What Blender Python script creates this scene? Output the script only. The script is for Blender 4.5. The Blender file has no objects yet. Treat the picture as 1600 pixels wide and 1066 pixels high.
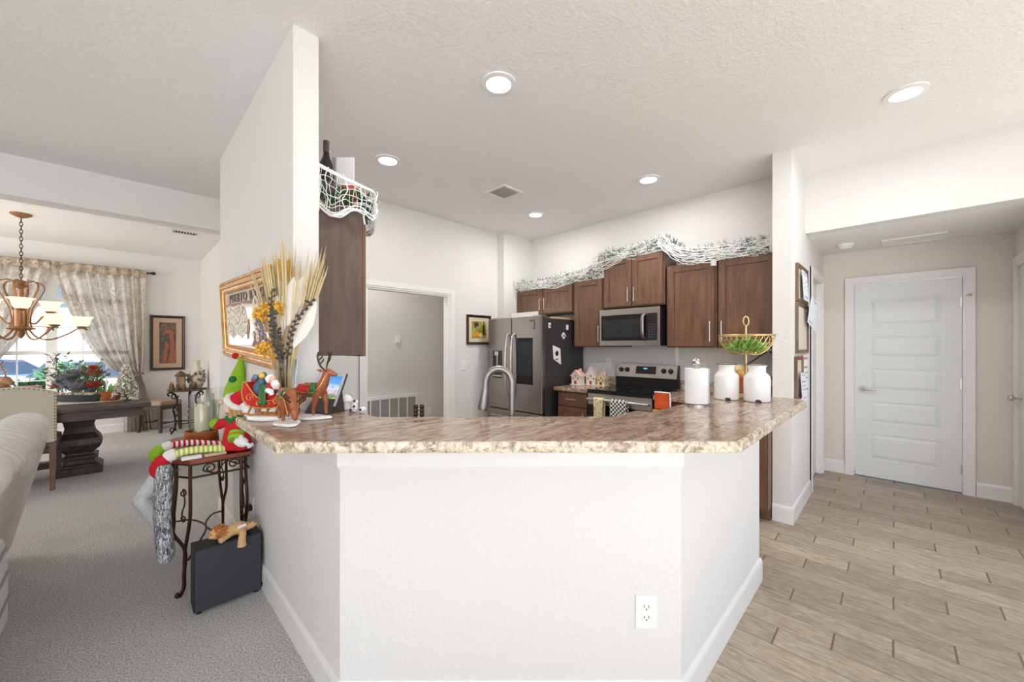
import bpy, bmesh, math, random
from mathutils import Vector, Matrix, noise as mnoise
random.seed(7)
scene = bpy.context.scene
COL = scene.collection
R = math.radians

# ------------------------------------------------------------------ camera, world, light
cam_data = bpy.data.cameras.new('camera')
cam = bpy.data.objects.new('camera', cam_data); COL.objects.link(cam)
cam.location = (0, 0, 1.375)
cam.rotation_euler = (R(90), 0, R(-45.33))
cam_data.sensor_width = 36.0
cam_data.lens = 36.0*605/1600
cam_data.shift_y = 0.005
cam_data.clip_start = 0.02
scene.camera = cam

scene.view_settings.view_transform = 'Standard'
scene.view_settings.look = 'None'
scene.view_settings.gamma = 1.0
scene.view_settings.use_curve_mapping = False
scene.view_settings.exposure = 0.37

world = bpy.data.worlds.new('sky'); scene.world = world; world.use_nodes = True
wn = world.node_tree.nodes; wl = world.node_tree.links; wn.clear()
w_out = wn.new('ShaderNodeOutputWorld'); w_bg = wn.new('ShaderNodeBackground')
w_tc = wn.new('ShaderNodeTexCoord'); w_sep = wn.new('ShaderNodeSeparateXYZ'); w_ramp = wn.new('ShaderNodeValToRGB')
wl.new(w_tc.outputs['Generated'], w_sep.inputs[0]); wl.new(w_sep.outputs['Z'], w_ramp.inputs[0])
w_ramp.color_ramp.elements[0].position = 0.0; w_ramp.color_ramp.elements[0].color = (0.80, 0.89, 1.0, 1)
w_ramp.color_ramp.elements[1].position = 0.30; w_ramp.color_ramp.elements[1].color = (0.26, 0.46, 0.85, 1)
e_ = w_ramp.color_ramp.elements.new(0.10); e_.color = (0.36, 0.58, 0.92, 1)
wl.new(w_ramp.outputs[0], w_bg.inputs[0]); w_bg.inputs[1].default_value = 0.72
wl.new(w_bg.outputs[0], w_out.inputs[0])

def lamp(name, kind, loc, rot, energy, color=(1, 1, 1), **kw):
    d = bpy.data.lights.new(name, kind); d.energy = energy; d.color = color
    for k, v in kw.items(): setattr(d, k, v)
    o = bpy.data.objects.new(name, d); COL.objects.link(o); o.location = loc; o.rotation_euler = rot
    return o

def aim(o, target):
    d = Vector(target) - o.location
    o.rotation_euler = d.to_track_quat('-Z', 'Y').to_euler()

# added lamp for assumed daylight from behind and to the right of the camera; the other area lamps are added fill
l_ = lamp('assumed_rear_daylight_fill', 'AREA', (0.2, -3.4, 1.3), (0, 0, 0), 28, (1.0, 0.985, 0.97), shape='RECTANGLE', size=3.2, size_y=2.1); aim(l_, (1.2, 1.2, 1.15))  # added fill lamp; a glass door there is only assumed
l_ = lamp('living_room_left_fill', 'AREA', (-4.2, -1.0, 1.5), (0, 0, 0), 26, (1.0, 0.965, 0.92), shape='RECTANGLE', size=2.6, size_y=1.8); aim(l_, (0.5, 2.0, 1.5))  # added fill lamp on the left, no window there
lamp('sun', 'SUN', (0, -10, 12), (R(48), 0, R(-12)), 16, (.88, .95, 1.0), angle=R(.6))
l_ = lamp('near_carpet_fill', 'AREA', (-2.6, -3.3, 1.7), (0, 0, 0), 54, (1.0, 0.98, 0.95), shape='RECTANGLE', size=2.2, size_y=1.8); aim(l_, (-.2, 2.4, 0))  # added fill lamp to brighten the carpet near the camera
l_ = lamp('dining_side_fill', 'AREA', (-3.4, 7.0, 1.6), (0, 0, 0), 70, (1.0, 0.955, 0.90), shape='RECTANGLE', size=1.8, size_y=1.8); aim(l_, (0.5, 7.2, 1.5))  # added fill lamp for the dining room, no side window there

# ------------------------------------------------------------------ materials
def lin(c):
    def f(v):
        v = v/255.0
        return v/12.92 if v <= 0.04045 else ((v+0.055)/1.055)**2.4
    return (f(c[0]), f(c[1]), f(c[2]), 1.0)

class NG:
    def __init__(self, name):
        self.m = bpy.data.materials.new(name); self.m.use_nodes = True
        self.t = self.m.node_tree; self.t.nodes.clear()
        self.out = self.t.nodes.new('ShaderNodeOutputMaterial')
    def n(self, typ, **kw):
        nd = self.t.nodes.new('ShaderNode'+typ)
        for k, v in kw.items(): setattr(nd, k, v)
        return nd
    def l(self, a, b): self.t.links.new(a, b)
    def put(self, sock, v):
        if isinstance(v, bpy.types.NodeSocket): self.l(v, sock)
        else: sock.default_value = v
    def math(self, op, a, b=0.0, c=None):
        nd = self.n('Math', operation=op); self.put(nd.inputs[0], a); self.put(nd.inputs[1], b)
        if c is not None: self.put(nd.inputs[2], c)
        return nd.outputs[0]
    def obj(self): return self.n('TexCoord').outputs['Object']
    def mapped(self, scale=(1, 1, 1), rot=(0, 0, 0), loc=(0, 0, 0)):
        mp = self.n('Mapping'); self.l(self.obj(), mp.inputs['Vector'])
        mp.inputs['Scale'].default_value = scale; mp.inputs['Rotation'].default_value = rot; mp.inputs['Location'].default_value = loc
        return mp.outputs[0]
    def noise(self, vec, scale, detail=3, rough=0.5, dist=0.0):
        nd = self.n('TexNoise'); self.l(vec, nd.inputs['Vector'])
        nd.inputs['Scale'].default_value = scale; nd.inputs['Detail'].default_value = detail
        nd.inputs['Roughness'].default_value = rough; nd.inputs['Distortion'].default_value = dist
        return nd.outputs['Fac']
    def voronoi(self, vec, scale, feature='F1', out='Distance'):
        nd = self.n('TexVoronoi', feature=feature); self.l(vec, nd.inputs['Vector']); nd.inputs['Scale'].default_value = scale
        return nd.outputs[out]
    def ramp(self, fac, stops, interp='LINEAR'):
        nd = self.n('ValToRGB'); self.l(fac, nd.inputs[0]); cr = nd.color_ramp; cr.interpolation = interp
        cr.elements[0].position, cr.elements[0].color = stops[0][0], stops[0][1]
        cr.elements[1].position, cr.elements[1].color = stops[-1][0], stops[-1][1]
        for p, c in stops[1:-1]:
            e = cr.elements.new(p); e.color = c
        return nd.outputs[0]
    def mix(self, fac, a, b, blend='MIX'):
        nd = self.n('Mix', data_type='RGBA', blend_type=blend)
        self.put(nd.inputs[0], fac); self.put(nd.inputs[6], a); self.put(nd.inputs[7], b)
        return nd.outputs[2]
    def bump(self, height, strength=0.3, distance=0.01):
        nd = self.n('Bump'); nd.inputs['Strength'].default_value = strength; nd.inputs['Distance'].default_value = distance
        self.l(height, nd.inputs['Height']); return nd.outputs[0]
    def bsdf(self, col, rough=0.5, metal=0.0, normal=None, **kw):
        b = self.n('BsdfPrincipled')
        self.put(b.inputs['Base Color'], col); self.put(b.inputs['Roughness'], rough); self.put(b.inputs['Metallic'], metal)
        if normal is not None: self.l(normal, b.inputs['Normal'])
        for k, v in kw.items(): self.put(b.inputs[k.replace('_', ' ')], v)
        self.l(b.outputs[0], self.out.inputs[0]); return b

def var(c, k):  # a darker or lighter tone of a linear colour
    return (c[0]*k, c[1]*k, c[2]*k, 1)

def mat(name, rgb, rough=0.5, metal=0.0, vary=0.08, vscale=6.0, bump=0.0, bscale=60.0, bdist=0.003, **kw):
    """a plain procedural surface: one colour with a little noise in tone and relief"""
    g = NG(name); c = lin(rgb); v = g.obj()
    col = g.mix(g.noise(v, vscale, 3), var(c, 1-vary), var(c, 1+vary))
    nrm = g.bump(g.noise(v, bscale, 3), bump, bdist) if bump else None
    g.bsdf(col, rough, metal, nrm, **kw)
    return g.m

def mat_wall(name, rgb, bump=0.25):
    g = NG(name); c = lin(rgb); v = g.obj()
    h = g.ramp(g.noise(v, 55, 4, 0.55), [(0.42, (0, 0, 0, 1)), (0.62, (1, 1, 1, 1))])
    g.bsdf(g.mix(g.noise(v, 1.5, 2), var(c, .985), var(c, 1.015)), 0.75, 0, g.bump(h, bump, 0.0035))
    return g.m

M = {}
M['wall'] = mat_wall('wall_paint', (228, 226, 223))
M['ceiling'] = mat_wall('ceiling_paint', (240, 239, 238), 0.45)
M['hallwall'] = mat_wall('hall_wall_paint', (229, 223, 213), 0.25)
M['trim'] = mat('white_trim_paint', (238, 237, 235), 0.35, vary=.01)
M['door'] = mat('white_door_paint', (232, 234, 236), 0.4, vary=.01)
M['white_plastic'] = mat('white_plastic', (240, 240, 238), 0.35, vary=.01)

g = NG('grey_carpet'); v = g.obj()
n1 = g.noise(v, 130, 3, .7); n2 = g.noise(v, 2.2, 3); n3 = g.noise(v, 320, 2, .6)
c_ = g.ramp(n1, [(0.36, lin((158, 154, 152))), (0.5, lin((224, 221, 219))), (0.63, lin((254, 253, 252)))])
c_ = g.mix(g.ramp(n2, [(.35, (0, 0, 0, 1)), (.7, (.22, .22, .22, 1))]), c_, lin((172, 166, 163)))
g.bsdf(c_, 0.95, 0, g.bump(g.math('ADD', n1, n3), 0.8, 0.012)); M['carpet'] = g.m

# wood-look floor tile: 0.1435 m wide, 0.60 m long, each row stepped by a third
g = NG('wood_look_tile'); v = g.obj()
sp = g.n('SeparateXYZ'); g.l(v, sp.inputs[0])
u = g.math('DIVIDE', g.math('ADD', sp.outputs[0], 40*0.1435-2.258), 0.1435)
row = g.math('FLOOR', u); fu = g.math('FRACT', u)
w = g.math('DIVIDE', g.math('ADD', g.math('ADD', sp.outputs[1], 60.0-0.205-0.2*0), g.math('MULTIPLY', g.math('SUBTRACT', row, 40.0), 0.2)), 0.60)
colm = g.math('FLOOR', w); fw = g.math('FRACT', w)
cb = g.n('CombineXYZ'); g.l(row, cb.inputs[0]); g.l(colm, cb.inputs[1])
wnz = g.n('TexWhiteNoise', noise_dimensions='3D'); g.l(cb.outputs[0], wnz.inputs['Vector'])
off = g.n('VectorMath', operation='MULTIPLY_ADD'); g.l(wnz.outputs['Color'], off.inputs[0]); off.inputs[1].default_value = (7, 7, 7); g.l(v, off.inputs[2])
st = g.n('VectorMath', operation='MULTIPLY'); g.l(off.outputs[0], st.inputs[0]); st.inputs[1].default_value = (20, 4.0, 1)
gr = g.noise(st.outputs[0], 3.2, 6, .62, .6)
c_ = g.ramp(gr, [(.28, lin((140, 125, 107))), (.5, lin((168, 154, 136))), (.72, lin((190, 178, 161)))])
tone = g.math('MULTIPLY_ADD', wnz.outputs['Value'], .34, .82)
cc = g.n('CombineColor'); [g.l(tone, cc.inputs[i]) for i in range(3)]
c_ = g.mix(1.0, c_, cc.outputs[0], 'MULTIPLY')
ex = g.math('LESS_THAN', g.math('MINIMUM', fu, g.math('SUBTRACT', 1.0, fu)), 0.019)
ey = g.math('LESS_THAN', g.math('MINIMUM', fw, g.math('SUBTRACT', 1.0, fw)), 0.0070)
c_ = g.mix(g.math('MULTIPLY', ex, .75), c_, lin((122, 106, 92)))
c_ = g.mix(g.math('MULTIPLY', ey, .9), c_, lin((112, 90, 72)))
jt = g.math('SUBTRACT', 1.0, g.math('MAXIMUM', ex, ey))
g.bsdf(c_, g.math('MULTIPLY_ADD', gr, .25, .32), 0, g.bump(jt, .25, .002)); M['tile'] = g.m

# brown streaked laminate worktop
def laminate(name, ang):
    g = NG(name); v = g.mapped(scale=(1, 3.2, 3.2), rot=(0, 0, ang))
    a = g.noise(v, 7.0, 9, .72, 1.1); b = g.noise(v, 26, 6, .75, .6); d = g.noise(v, 3.0, 4, .6, .8)
    mixf = g.math('ADD', g.math('MULTIPLY', a, .62), g.math('MULTIPLY', b, .38))
    c = g.ramp(mixf, [(.36, lin((70, 54, 50))), (.44, lin((126, 100, 87))), (.50, lin((166, 141, 122))), (.57, lin((194, 174, 154))), (.68, lin((216, 204, 188)))])
    c = g.mix(g.ramp(d, [(.4, (0, 0, 0, 1)), (.65, (.4, .4, .4, 1))]), c, lin((146, 112, 96)))
    g.bsdf(c, .22, 0, None, Coat_Weight=.15)
    return g.m
M['laminate'] = laminate('brown_streaked_laminate', R(45))
def laminate_edge(name):
    g = NG(name); v = g.obj(); a = g.noise(v, 26, 8, .75, 1.2); b = g.noise(v, 60, 4, .7)
    f = g.math('ADD', g.math('MULTIPLY', a, .7), g.math('MULTIPLY', b, .3))
    c = g.ramp(f, [(.34, lin((70, 62, 64))), (.43, lin((150, 130, 112))), (.52, lin((214, 198, 174))), (.62, lin((238, 230, 216)))])
    g.bsdf(c, .25); return g.m
M['laminate_edge'] = laminate_edge('speckled_laminate_edge')

def wood(name, rgb, dark, rough=.38, scale=(9, 9, 1.0), sc=3.0):
    g = NG(name); v = g.mapped(scale=scale); a = g.noise(v, sc, 6, .6, .5)
    c = g.ramp(a, [(.3, lin(dark)), (.7, lin(rgb))])
    g.bsdf(c, rough, 0, g.bump(a, .06, .003)); return g.m
M['cabinet'] = wood('brown_stained_maple', (126, 92, 70), (92, 64, 48))
M['cabinet_side'] = wood('grey_brown_cabinet_side', (112, 92, 82), (90, 72, 64), .5)
M['dark_wood'] = wood('dark_weathered_wood', (104, 90, 80), (56, 46, 40), .4, (2, 14, 14), 2.0)
M['dark_wood_v'] = wood('dark_weathered_wood_upright', (92, 78, 68), (48, 39, 34), .4, (14, 14, 2), 2.0)
M['cherry'] = wood('red_brown_tabletop_wood', (150, 72, 44), (96, 40, 26), .3, (2, 10, 10), 2.5)
M['tray_wood'] = wood('orange_brown_tray_wood', (206, 120, 68), (160, 84, 44), .45, (3, 3, 12), 3)
M['walnut'] = wood('dark_picture_frame_wood', (70, 44, 32), (38, 24, 18), .35)
M['rustic'] = wood('rustic_grey_brown_frame_wood', (138, 116, 94), (92, 74, 58), .7)

def brushed(name, rgb, rough, axis):
    g = NG(name); s = [60, 60, 60]; s[axis] = 1.0
    v = g.mapped(scale=tuple(s)); a = g.noise(v, 4, 4, .6)
    c = lin(rgb)
    g.bsdf(g.mix(a, var(c, .9), var(c, 1.08)), g.math('MULTIPLY_ADD', a, .12, rough-.06), 1.0); return g.m
M['steel'] = brushed('brushed_stainless_steel', (186, 182, 178), .30, 1)
M['steel_v'] = brushed('brushed_stainless_steel_upright', (146, 141, 138), .32, 2)
M['nickel'] = brushed('brushed_nickel', (200, 196, 190), .28, 2)
M['dark_grey_metal'] = mat('dark_grey_painted_metal', (66, 64, 66), .45, .3, bump=.1, bscale=300)
M['black_gloss'] = mat('black_glass', (14, 14, 16), .06, 0, vary=.02)
M['black'] = mat('black_plastic', (22, 22, 23), .45, 0)
M['screen'] = mat('dark_grey_screen_glass', (40, 42, 44), .08, 0, vary=.2, vscale=2)
M['gold'] = mat('gold_wire_metal', (214, 186, 132), .34, .85)
M['bronze'] = mat('brown_bronze_iron', (74, 50, 38), .38, .7, vary=.25, vscale=20)
M['iron'] = mat('dark_wrought_iron', (50, 42, 38), .5, .6, vary=.2, vscale=20)
M['faucet'] = brushed('brushed_faucet_metal', (150, 147, 144), .42, 2)
M['copper'] = mat('antique_copper_metal', (150, 108, 74), .42, .5, vary=.2, vscale=12)
M['ceramic_white'] = mat('white_enamel', (240, 239, 237), .16, 0, vary=.01)
M['paper'] = mat('white_paper', (240, 240, 240), .8, 0, vary=.02)
M['grey_print'] = mat('grey_print', (96, 96, 100), .8)

def thin_glass(name, tint=(1, 1, 1), refl=.10):
    g = NG(name)
    tr = g.n('BsdfTransparent'); tr.inputs[0].default_value = (*tint, 1)
    gl = g.n('BsdfGlossy'); gl.inputs['Roughness'].default_value = .02
    lw = g.n('LayerWeight'); lw.inputs[0].default_value = .3
    f = g.math('MULTIPLY_ADD', lw.outputs['Fresnel'], .32, refl*.3)
    ms = g.n('MixShader'); g.l(f, ms.inputs[0]); g.l(tr.outputs[0], ms.inputs[1]); g.l(gl.outputs[0], ms.inputs[2])
    g.l(ms.outputs[0], g.out.inputs[0]); return g.m
M['glass'] = thin_glass('clear_glass', (.97, .985, .98))
M['window_glass'] = thin_glass('window_pane_glass', (1, 1, 1), .02)

def emit(name, rgb, strength):
    g = NG(name); e = g.n('Emission'); e.inputs[0].default_value = lin(rgb); e.inputs[1].default_value = strength
    g.l(e.outputs[0], g.out.inputs[0]); return g.m
M['lamp_disc'] = emit('lit_lamp_diffuser', (255, 250, 242), 12.0)

# ------------------------------------------------------------------ mesh builder
class MB:
    def __init__(self): self.bm = bmesh.new()
    def face(self, vs):
        try: return self.bm.faces.new(vs)
        except ValueError: return None
    def box(self, x0, x1, y0, y1, z0, z1):
        v = [self.bm.verts.new(p) for p in ((x0, y0, z0), (x1, y0, z0), (x1, y1, z0), (x0, y1, z0), (x0, y0, z1), (x1, y0, z1), (x1, y1, z1), (x0, y1, z1))]
        for q in ((0, 3, 2, 1), (4, 5, 6, 7), (0, 1, 5, 4), (1, 2, 6, 5), (2, 3, 7, 6), (3, 0, 4, 7)): self.face([v[i] for i in q])
        return self
    def loft(self, rings, cap=True, closed=True, loop=False):
        rv = [[self.bm.verts.new(p) for p in r] for r in rings]
        n = len(rv[0]); m = len(rv)
        for i in range(m if loop else m-1):
            a, b = rv[i], rv[(i+1) % m]
            for j in range(n if closed else n-1):
                k = (j+1) % n
                self.face([a[j], a[k], b[k], b[j]])
        if cap and closed and not loop:
            self.face(rv[0][::-1]); self.face(rv[-1])
        return self
    def tube(self, pts, r, seg=8, loop=False, cap=True, flat=1.0):
        pts = [Vector(p) for p in pts]; n = len(pts)
        rr = list(r) if hasattr(r, '__len__') else [r]*n
        rings = []; up = None
        for i, p in enumerate(pts):
            if loop: t = pts[(i+1) % n]-pts[i-1]
            else: t = pts[min(i+1, n-1)]-pts[max(i-1, 0)]
            if t.length < 1e-9: t = Vector((0, 0, 1))
            t.normalize()
            if up is None:
                up = Vector((0, 0, 1)) if abs(t.z) < .9 else Vector((1, 0, 0))
            u = up - t*up.dot(t)
            if u.length < 1e-6: u = t.orthogonal()
            u.normalize(); up = u; w = t.cross(u)
            rings.append([p + (u*math.cos(2*math.pi*j/seg)*flat + w*math.sin(2*math.pi*j/seg))*rr[i] for j in range(seg)])
        return self.loft(rings, cap, True, loop)
    def cyl(self, p0, p1, r0, r1=None, seg=16): return self.tube([p0, p1], [r0, r0 if r1 is None else r1], seg)
    def lathe(self, prof, c=(0, 0, 0), seg=24, axis=2, cap=False, sx=1.0, sy=1.0):
        rings = []
        for r, z in prof:
            ring = []
            for j in range(seg):
                a = 2*math.pi*j/seg; p = [r*math.cos(a)*sx, r*math.sin(a)*sy, z]
                if axis == 0: p = [p[2], p[0], p[1]]
                elif axis == 1: p = [p[1], p[2], p[0]]
                ring.append((c[0]+p[0], c[1]+p[1], c[2]+p[2]))
            rings.append(ring)
        return self.loft(rings, cap, True)
    def ell(self, c, r, rot=None, seg=14, rings=9):
        c = Vector(c); r = (r, r, r) if not hasattr(r, '__len__') else r
        mt = rot.to_matrix() if rot is not None and hasattr(rot, 'to_matrix') else (rot if rot is not None else Matrix.Identity(3))
        top = self.bm.verts.new(c+mt @ Vector((0, 0, r[2]))); bot = self.bm.verts.new(c+mt @ Vector((0, 0, -r[2])))
        rv = []
        for i in range(1, rings):
            th = math.pi*i/rings
            rv.append([self.bm.verts.new(c+mt @ Vector((r[0]*math.sin(th)*math.cos(2*math.pi*j/seg), r[1]*math.sin(th)*math.sin(2*math.pi*j/seg), r[2]*math.cos(th)))) for j in range(seg)])
        for j in range(seg):
            k = (j+1) % seg
            self.face([top, rv[0][j], rv[0][k]]); self.face([bot, rv[-1][k], rv[-1][j]])
            for i in range(rings-2): self.face([rv[i][j], rv[i+1][j], rv[i+1][k], rv[i][k]])
        return self
    def prism(self, poly, a0, a1, axis=2):
        def P(u, w, a): return (u, w, a) if axis == 2 else ((a, u, w) if axis == 0 else (u, a, w))
        v0 = [self.bm.verts.new(P(u, w, a0)) for u, w in poly]; v1 = [self.bm.verts.new(P(u, w, a1)) for u, w in poly]
        self.face(v0[::-1]); self.face(v1)
        n = len(poly)
        for i in range(n): self.face([v0[i], v0[(i+1) % n], v1[(i+1) % n], v1[i]])
        return self
    def grid(self, f, nu, nv):
        vs = [[self.bm.verts.new(f(i/(nu-1), j/(nv-1))) for j in range(nv)] for i in range(nu)]
        for i in range(nu-1):
            for j in range(nv-1): self.face([vs[i][j], vs[i+1][j], vs[i+1][j+1], vs[i][j+1]])
        return self
    def leaf(self, p, d, nrm, L, W, bend=.15):
        """one pointed leaf blade with a little thickness"""
        p = Vector(p); d = Vector(d).normalized(); nrm = Vector(nrm); s = d.cross(nrm)
        if s.length < 1e-5: s = d.orthogonal()
        s.normalize(); u = s.cross(d).normalized(); th = W*.08+.0006
        prof = [(0, .12), (.3, .85), (.55, 1), (.8, .6), (1, .04)]
        rings = []
        for t, wv in prof:
            c = p+d*L*t+u*(-bend*L*t*t); hw = s*W*.5*wv
            rings.append([c-hw, c+u*th*.5, c+hw, c-u*th])
        return self.loft(rings)
    def xf(self, mx):
        bmesh.ops.transform(self.bm, matrix=mx, verts=self.bm.verts[:]); return self
    def build(self, name, material, parent=None, smooth=40, bevel=0.0, world=True, solid=0.0, remesh=0.0, subsurf=0, relax=0):
        bm = self.bm
        bmesh.ops.recalc_face_normals(bm, faces=bm.faces[:])
        if parent is not None and world:
            root = parent; mx = Matrix.Identity(4)
            chain = []
            while root is not None: chain.append(root); root = root.parent
            for o in chain[::-1]: mx = mx @ (Matrix.Translation(o.location) @ o.rotation_euler.to_matrix().to_4x4())
            bmesh.ops.transform(bm, matrix=mx.inverted(), verts=bm.verts[:])
        me = bpy.data.meshes.new(name); bm.to_mesh(me); bm.free()
        mats = material if isinstance(material, (list, tuple)) else [material]
        for m_ in mats: me.materials.append(m_)
        if smooth:
            for p in me.polygons: p.use_smooth = True
            if smooth < 180: me.set_sharp_from_angle(angle=R(smooth))
        o = bpy.data.objects.new(name, me); COL.objects.link(o)
        if parent is not None: o.parent = parent
        if bevel:
            b = o.modifiers.new('bevel', 'BEVEL'); b.width = bevel; b.segments = 2; b.limit_method = 'ANGLE'; b.angle_limit = R(50)
        if solid:
            s = o.modifiers.new('solid', 'SOLIDIFY'); s.thickness = solid; s.offset = 0
        if remesh:
            rm = o.modifiers.new('remesh', 'REMESH'); rm.mode = 'VOXEL'; rm.voxel_size = remesh; rm.use_smooth_shade = True
            if relax:
                sm = o.modifiers.new('relax', 'SMOOTH'); sm.factor = .5; sm.iterations = relax
        if subsurf:
            ss = o.modifiers.new('subsurf', 'SUBSURF'); ss.levels = subsurf; ss.render_levels = subsurf
        return o

def thing(name, label, cat, loc=(0, 0, 0), rotz=0.0, group=None):
    o = bpy.data.objects.new(name, None); COL.objects.link(o); o.empty_display_size = .1
    o.location = loc; o.rotation_euler = (0, 0, rotz); o['label'] = label; o['category'] = cat
    if group: o['group'] = group
    return o
def tag(o, label, cat, group=None):
    o['label'] = label; o['category'] = cat
    if group: o['group'] = group
    return o
def struct(o, label=None):
    o['kind'] = 'structure'
    if label: o['label'] = label
    return o
def box(x0, x1, y0, y1, z0, z1): return MB().box(x0, x1, y0, y1, z0, z1)
def dup(root, loc, rotz, label, group=None):
    r = root.copy(); COL.objects.link(r); r.location = loc; r.rotation_euler = (0, 0, rotz); r['label'] = label
    if group: r['group'] = group
    for ch in list(root.children):
        c = ch.copy(); COL.objects.link(c); c.parent = r
        for gch in ch.children:
            d = gch.copy(); COL.objects.link(d); d.parent = c
    return r
def spiral(c, r0, r1, a0, a1, n, ax):
    """a flat curl: centre c, in the plane of the two vectors ax"""
    c = Vector(c); A, B = Vector(ax[0]), Vector(ax[1]); out = []
    for i in range(n):
        t = i/(n-1); a = a0+(a1-a0)*t; r = r0+(r1-r0)*t
        out.append(c+A*(r*math.cos(a))+B*(r*math.sin(a)))
    return out
def bez(pts, n=24):
    """smooth curve through the given points (Catmull-Rom)"""
    P = [Vector(p) for p in pts]; P = [P[0]*2-P[1]]+P+[P[-1]*2-P[-2]]; out = []
    m = len(P)-3
    for s in range(m):
        for i in range(n//m+1):
            t = i/(n//m+1)
            a, b, c, d = P[s:s+4]
            out.append(.5*((2*b)+(-a+c)*t+(2*a-5*b+4*c-d)*t*t+(-a+3*b-3*c+d)*t**3))
    out.append(P[-2]); return out
# ------------------------------------------------------------------ the setting
CZ = 2.9
struct(MB().prism([(-6, -4), (-2.8284, -4), (0.62, 0.62), (0.62, 3.90), (1.2, 3.90), (1.2, 9.0), (-6, 9.0)], -0.12, 0.0).build('floor_carpet', M['carpet'], smooth=0), 'grey cut pile carpet')
struct(MB().prism([(-2.8284, -4), (7, -4), (7, 5.2), (1.2, 5.2), (1.2, 3.90), (0.62, 3.90), (0.62, 0.62)], -0.12, 0.0).build('floor_tile', M['tile'], smooth=0), 'pale wood look plank tile')
struct(MB().prism([(-6, -4), (4.3, -4), (4.3, 1.2), (4.3, 5.2), (1.2, 5.2), (1.2, 9.0), (-6, 9.0)], CZ, CZ+.12).build('ceiling', M['ceiling'], smooth=0))
struct(box(4.42, 5.65, -1.0, 1.9, 2.38, 2.5).build('ceiling_hall', M['ceiling'], smooth=0))
struct(box(4.3, 4.42, -4, .69, 2.38, CZ).build('wall_above_hall', M['wall'], smooth=0))
struct(box(-6.12, -6, -4, 9.0, 0, CZ).build('wall_living_left', M['wall'], smooth=0))
# partition between dining side and kitchen, running on as the low wall of the bar
struct(box(.575, .689, 2.025, 3.93, 0, CZ).build('wall_partition', M['wall'], smooth=0))
BZ = 1.033
bar = [(.575, 2.025), (.575, 1.4695), (1.4695, .566), (2.637, .566), (2.637, .68), (1.517, .68), (.689, 1.517), (.689, 2.025)]
struct(MB().prism(bar, 0, BZ).build('wall_bar', M['wall'], smooth=0))
def offset(poly_pts, d):
    """offset an open polyline to its right side by d"""
    out = []; n = len(poly_pts); P = [Vector(p) for p in poly_pts]
    for i in range(n):
        dirs = []
        if i > 0: dirs.append((P[i]-P[i-1]).normalized())
        if i < n-1: dirs.append((P[i+1]-P[i]).normalized())
        nr = [Vector((q.y, -q.x)) for q in dirs]
        if len(nr) == 1: out.append(P[i]+nr[0]*d)
        else:
            b = (nr[0]+nr[1]).normalized(); out.append(P[i]+b*(d/max(.2, b.dot(nr[0]))))
    return [(p.x, p.y) for p in out]
def strip(path, prof):
    """moulding swept along a plan polyline; prof = [(out, z), ...]"""
    mb = MB()
    rings = []
    offs = [offset(path, d) for d, z in prof]
    for i in range(len(path)): rings.append([(offs[k][i][0], offs[k][i][1], prof[k][1]) for k in range(len(prof))])
    return mb.loft(rings)
BB = [(0, 0), (.014, 0), (.014, .112), (.010, .126), (.004, .133), (0, .133)]
bar_path = [(.575, 3.93), (.575, 1.4695), (1.4695, .566), (2.637, .566), (2.637, .68)]
struct(strip(bar_path, BB).build('baseboard_bar', M['trim'], smooth=0))
struct(strip([(.575, 2.025), (.575, 1.4695), (1.4695, .566), (2.637, .566), (2.637, .68)], [(0, .918), (.006, .918), (.012, .930), (.012, 1.033), (0, 1.033)]).build('trim_bar', M['trim'], smooth=0))
# wall end beside the hall
struct(box(3.635, 4.62, .566, .69, 0, CZ).build('wall_stub', M['wall'], smooth=0))
struct(strip([(3.635, .69), (3.635, .566), (4.50, .566)], BB).build('baseboard_stub', M['trim'], smooth=0))
struct(box(4.62, 5.34, .566, .69, 2.05, 2.5).box(5.34, 5.62, .566, .69, 0, 2.5).build('wall_hall_left', M['hallwall'], smooth=0))
struct(box(5.5, 5.62, -1.0, -.452, 0, 2.5).box(5.5, 5.62, .31, .566, 0, 2.5).box(5.5, 5.62, -.452, .31, 2.035, 2.5).build('wall_hall_end', M['hallwall'], smooth=0))
struct(box(4.3, 4.62, -.87, -.75, 0, 2.5).box(5.42, 5.5, -.87, -.75, 0, 2.5).box(4.62, 5.42, -.87, -.75, 2.06, 2.5).build('wall_hall_right', M['hallwall'], smooth=0))
struct(strip([(5.5, .566), (5.5, .385)], BB).build('baseboard_hall', M['trim'], smooth=0))
struct(strip([(5.5, -.53), (5.5, -.75)], BB).build('baseboard_hall_right', M['trim'], smooth=0))
# kitchen walls
struct(box(4.15, 4.28, .69, 3.95, 0, CZ).build('wall_kitchen_back', M['wall'], smooth=0))
struct(box(.689, 1.765, 3.84, 3.93, 0, CZ).box(1.765, 2.80, 3.84, 3.93, 1.985, CZ).box(2.80, 3.60, 3.84, 3.93, 0, CZ).box(3.60, 4.15, 3.71, 3.93, 0, CZ).build('wall_kitchen_left', M['wall'], smooth=0))
struct(box(1.0, 4.28, 5.0, 5.1, 0, CZ).build('wall_passage', M['wall'], smooth=0))
struct(box(4.15, 4.28, 3.95, 5.0, 0, CZ).build('wall_passage_end', M['wall'], smooth=0))
def casing(x0, x1, y, z1, w=.075, t=.018, face=-1):
    """door casing round an opening in a wall that runs along x; face = side it stands proud of"""
    mb = MB(); yy = (y, y+face*t) if face > 0 else (y+face*t, y)
    for d, tt in ((0, .6), (.018, 1.0)):
        ya, yb = (y, y+face*t*tt) if face > 0 else (y+face*t*tt, y)
        mb.box(x0-w+0, x0-d if d else x0, ya, yb, 0, z1+w)
        mb.box(x1+d if d else x1, x1+w, ya, yb, 0, z1+w)
        mb.box(x0-d if d else x0, x1+d if d else x1, ya, yb, z1+d if d else z1, z1+w)
    return mb
mb = casing(1.765, 2.80, 3.84, 1.985)
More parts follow.
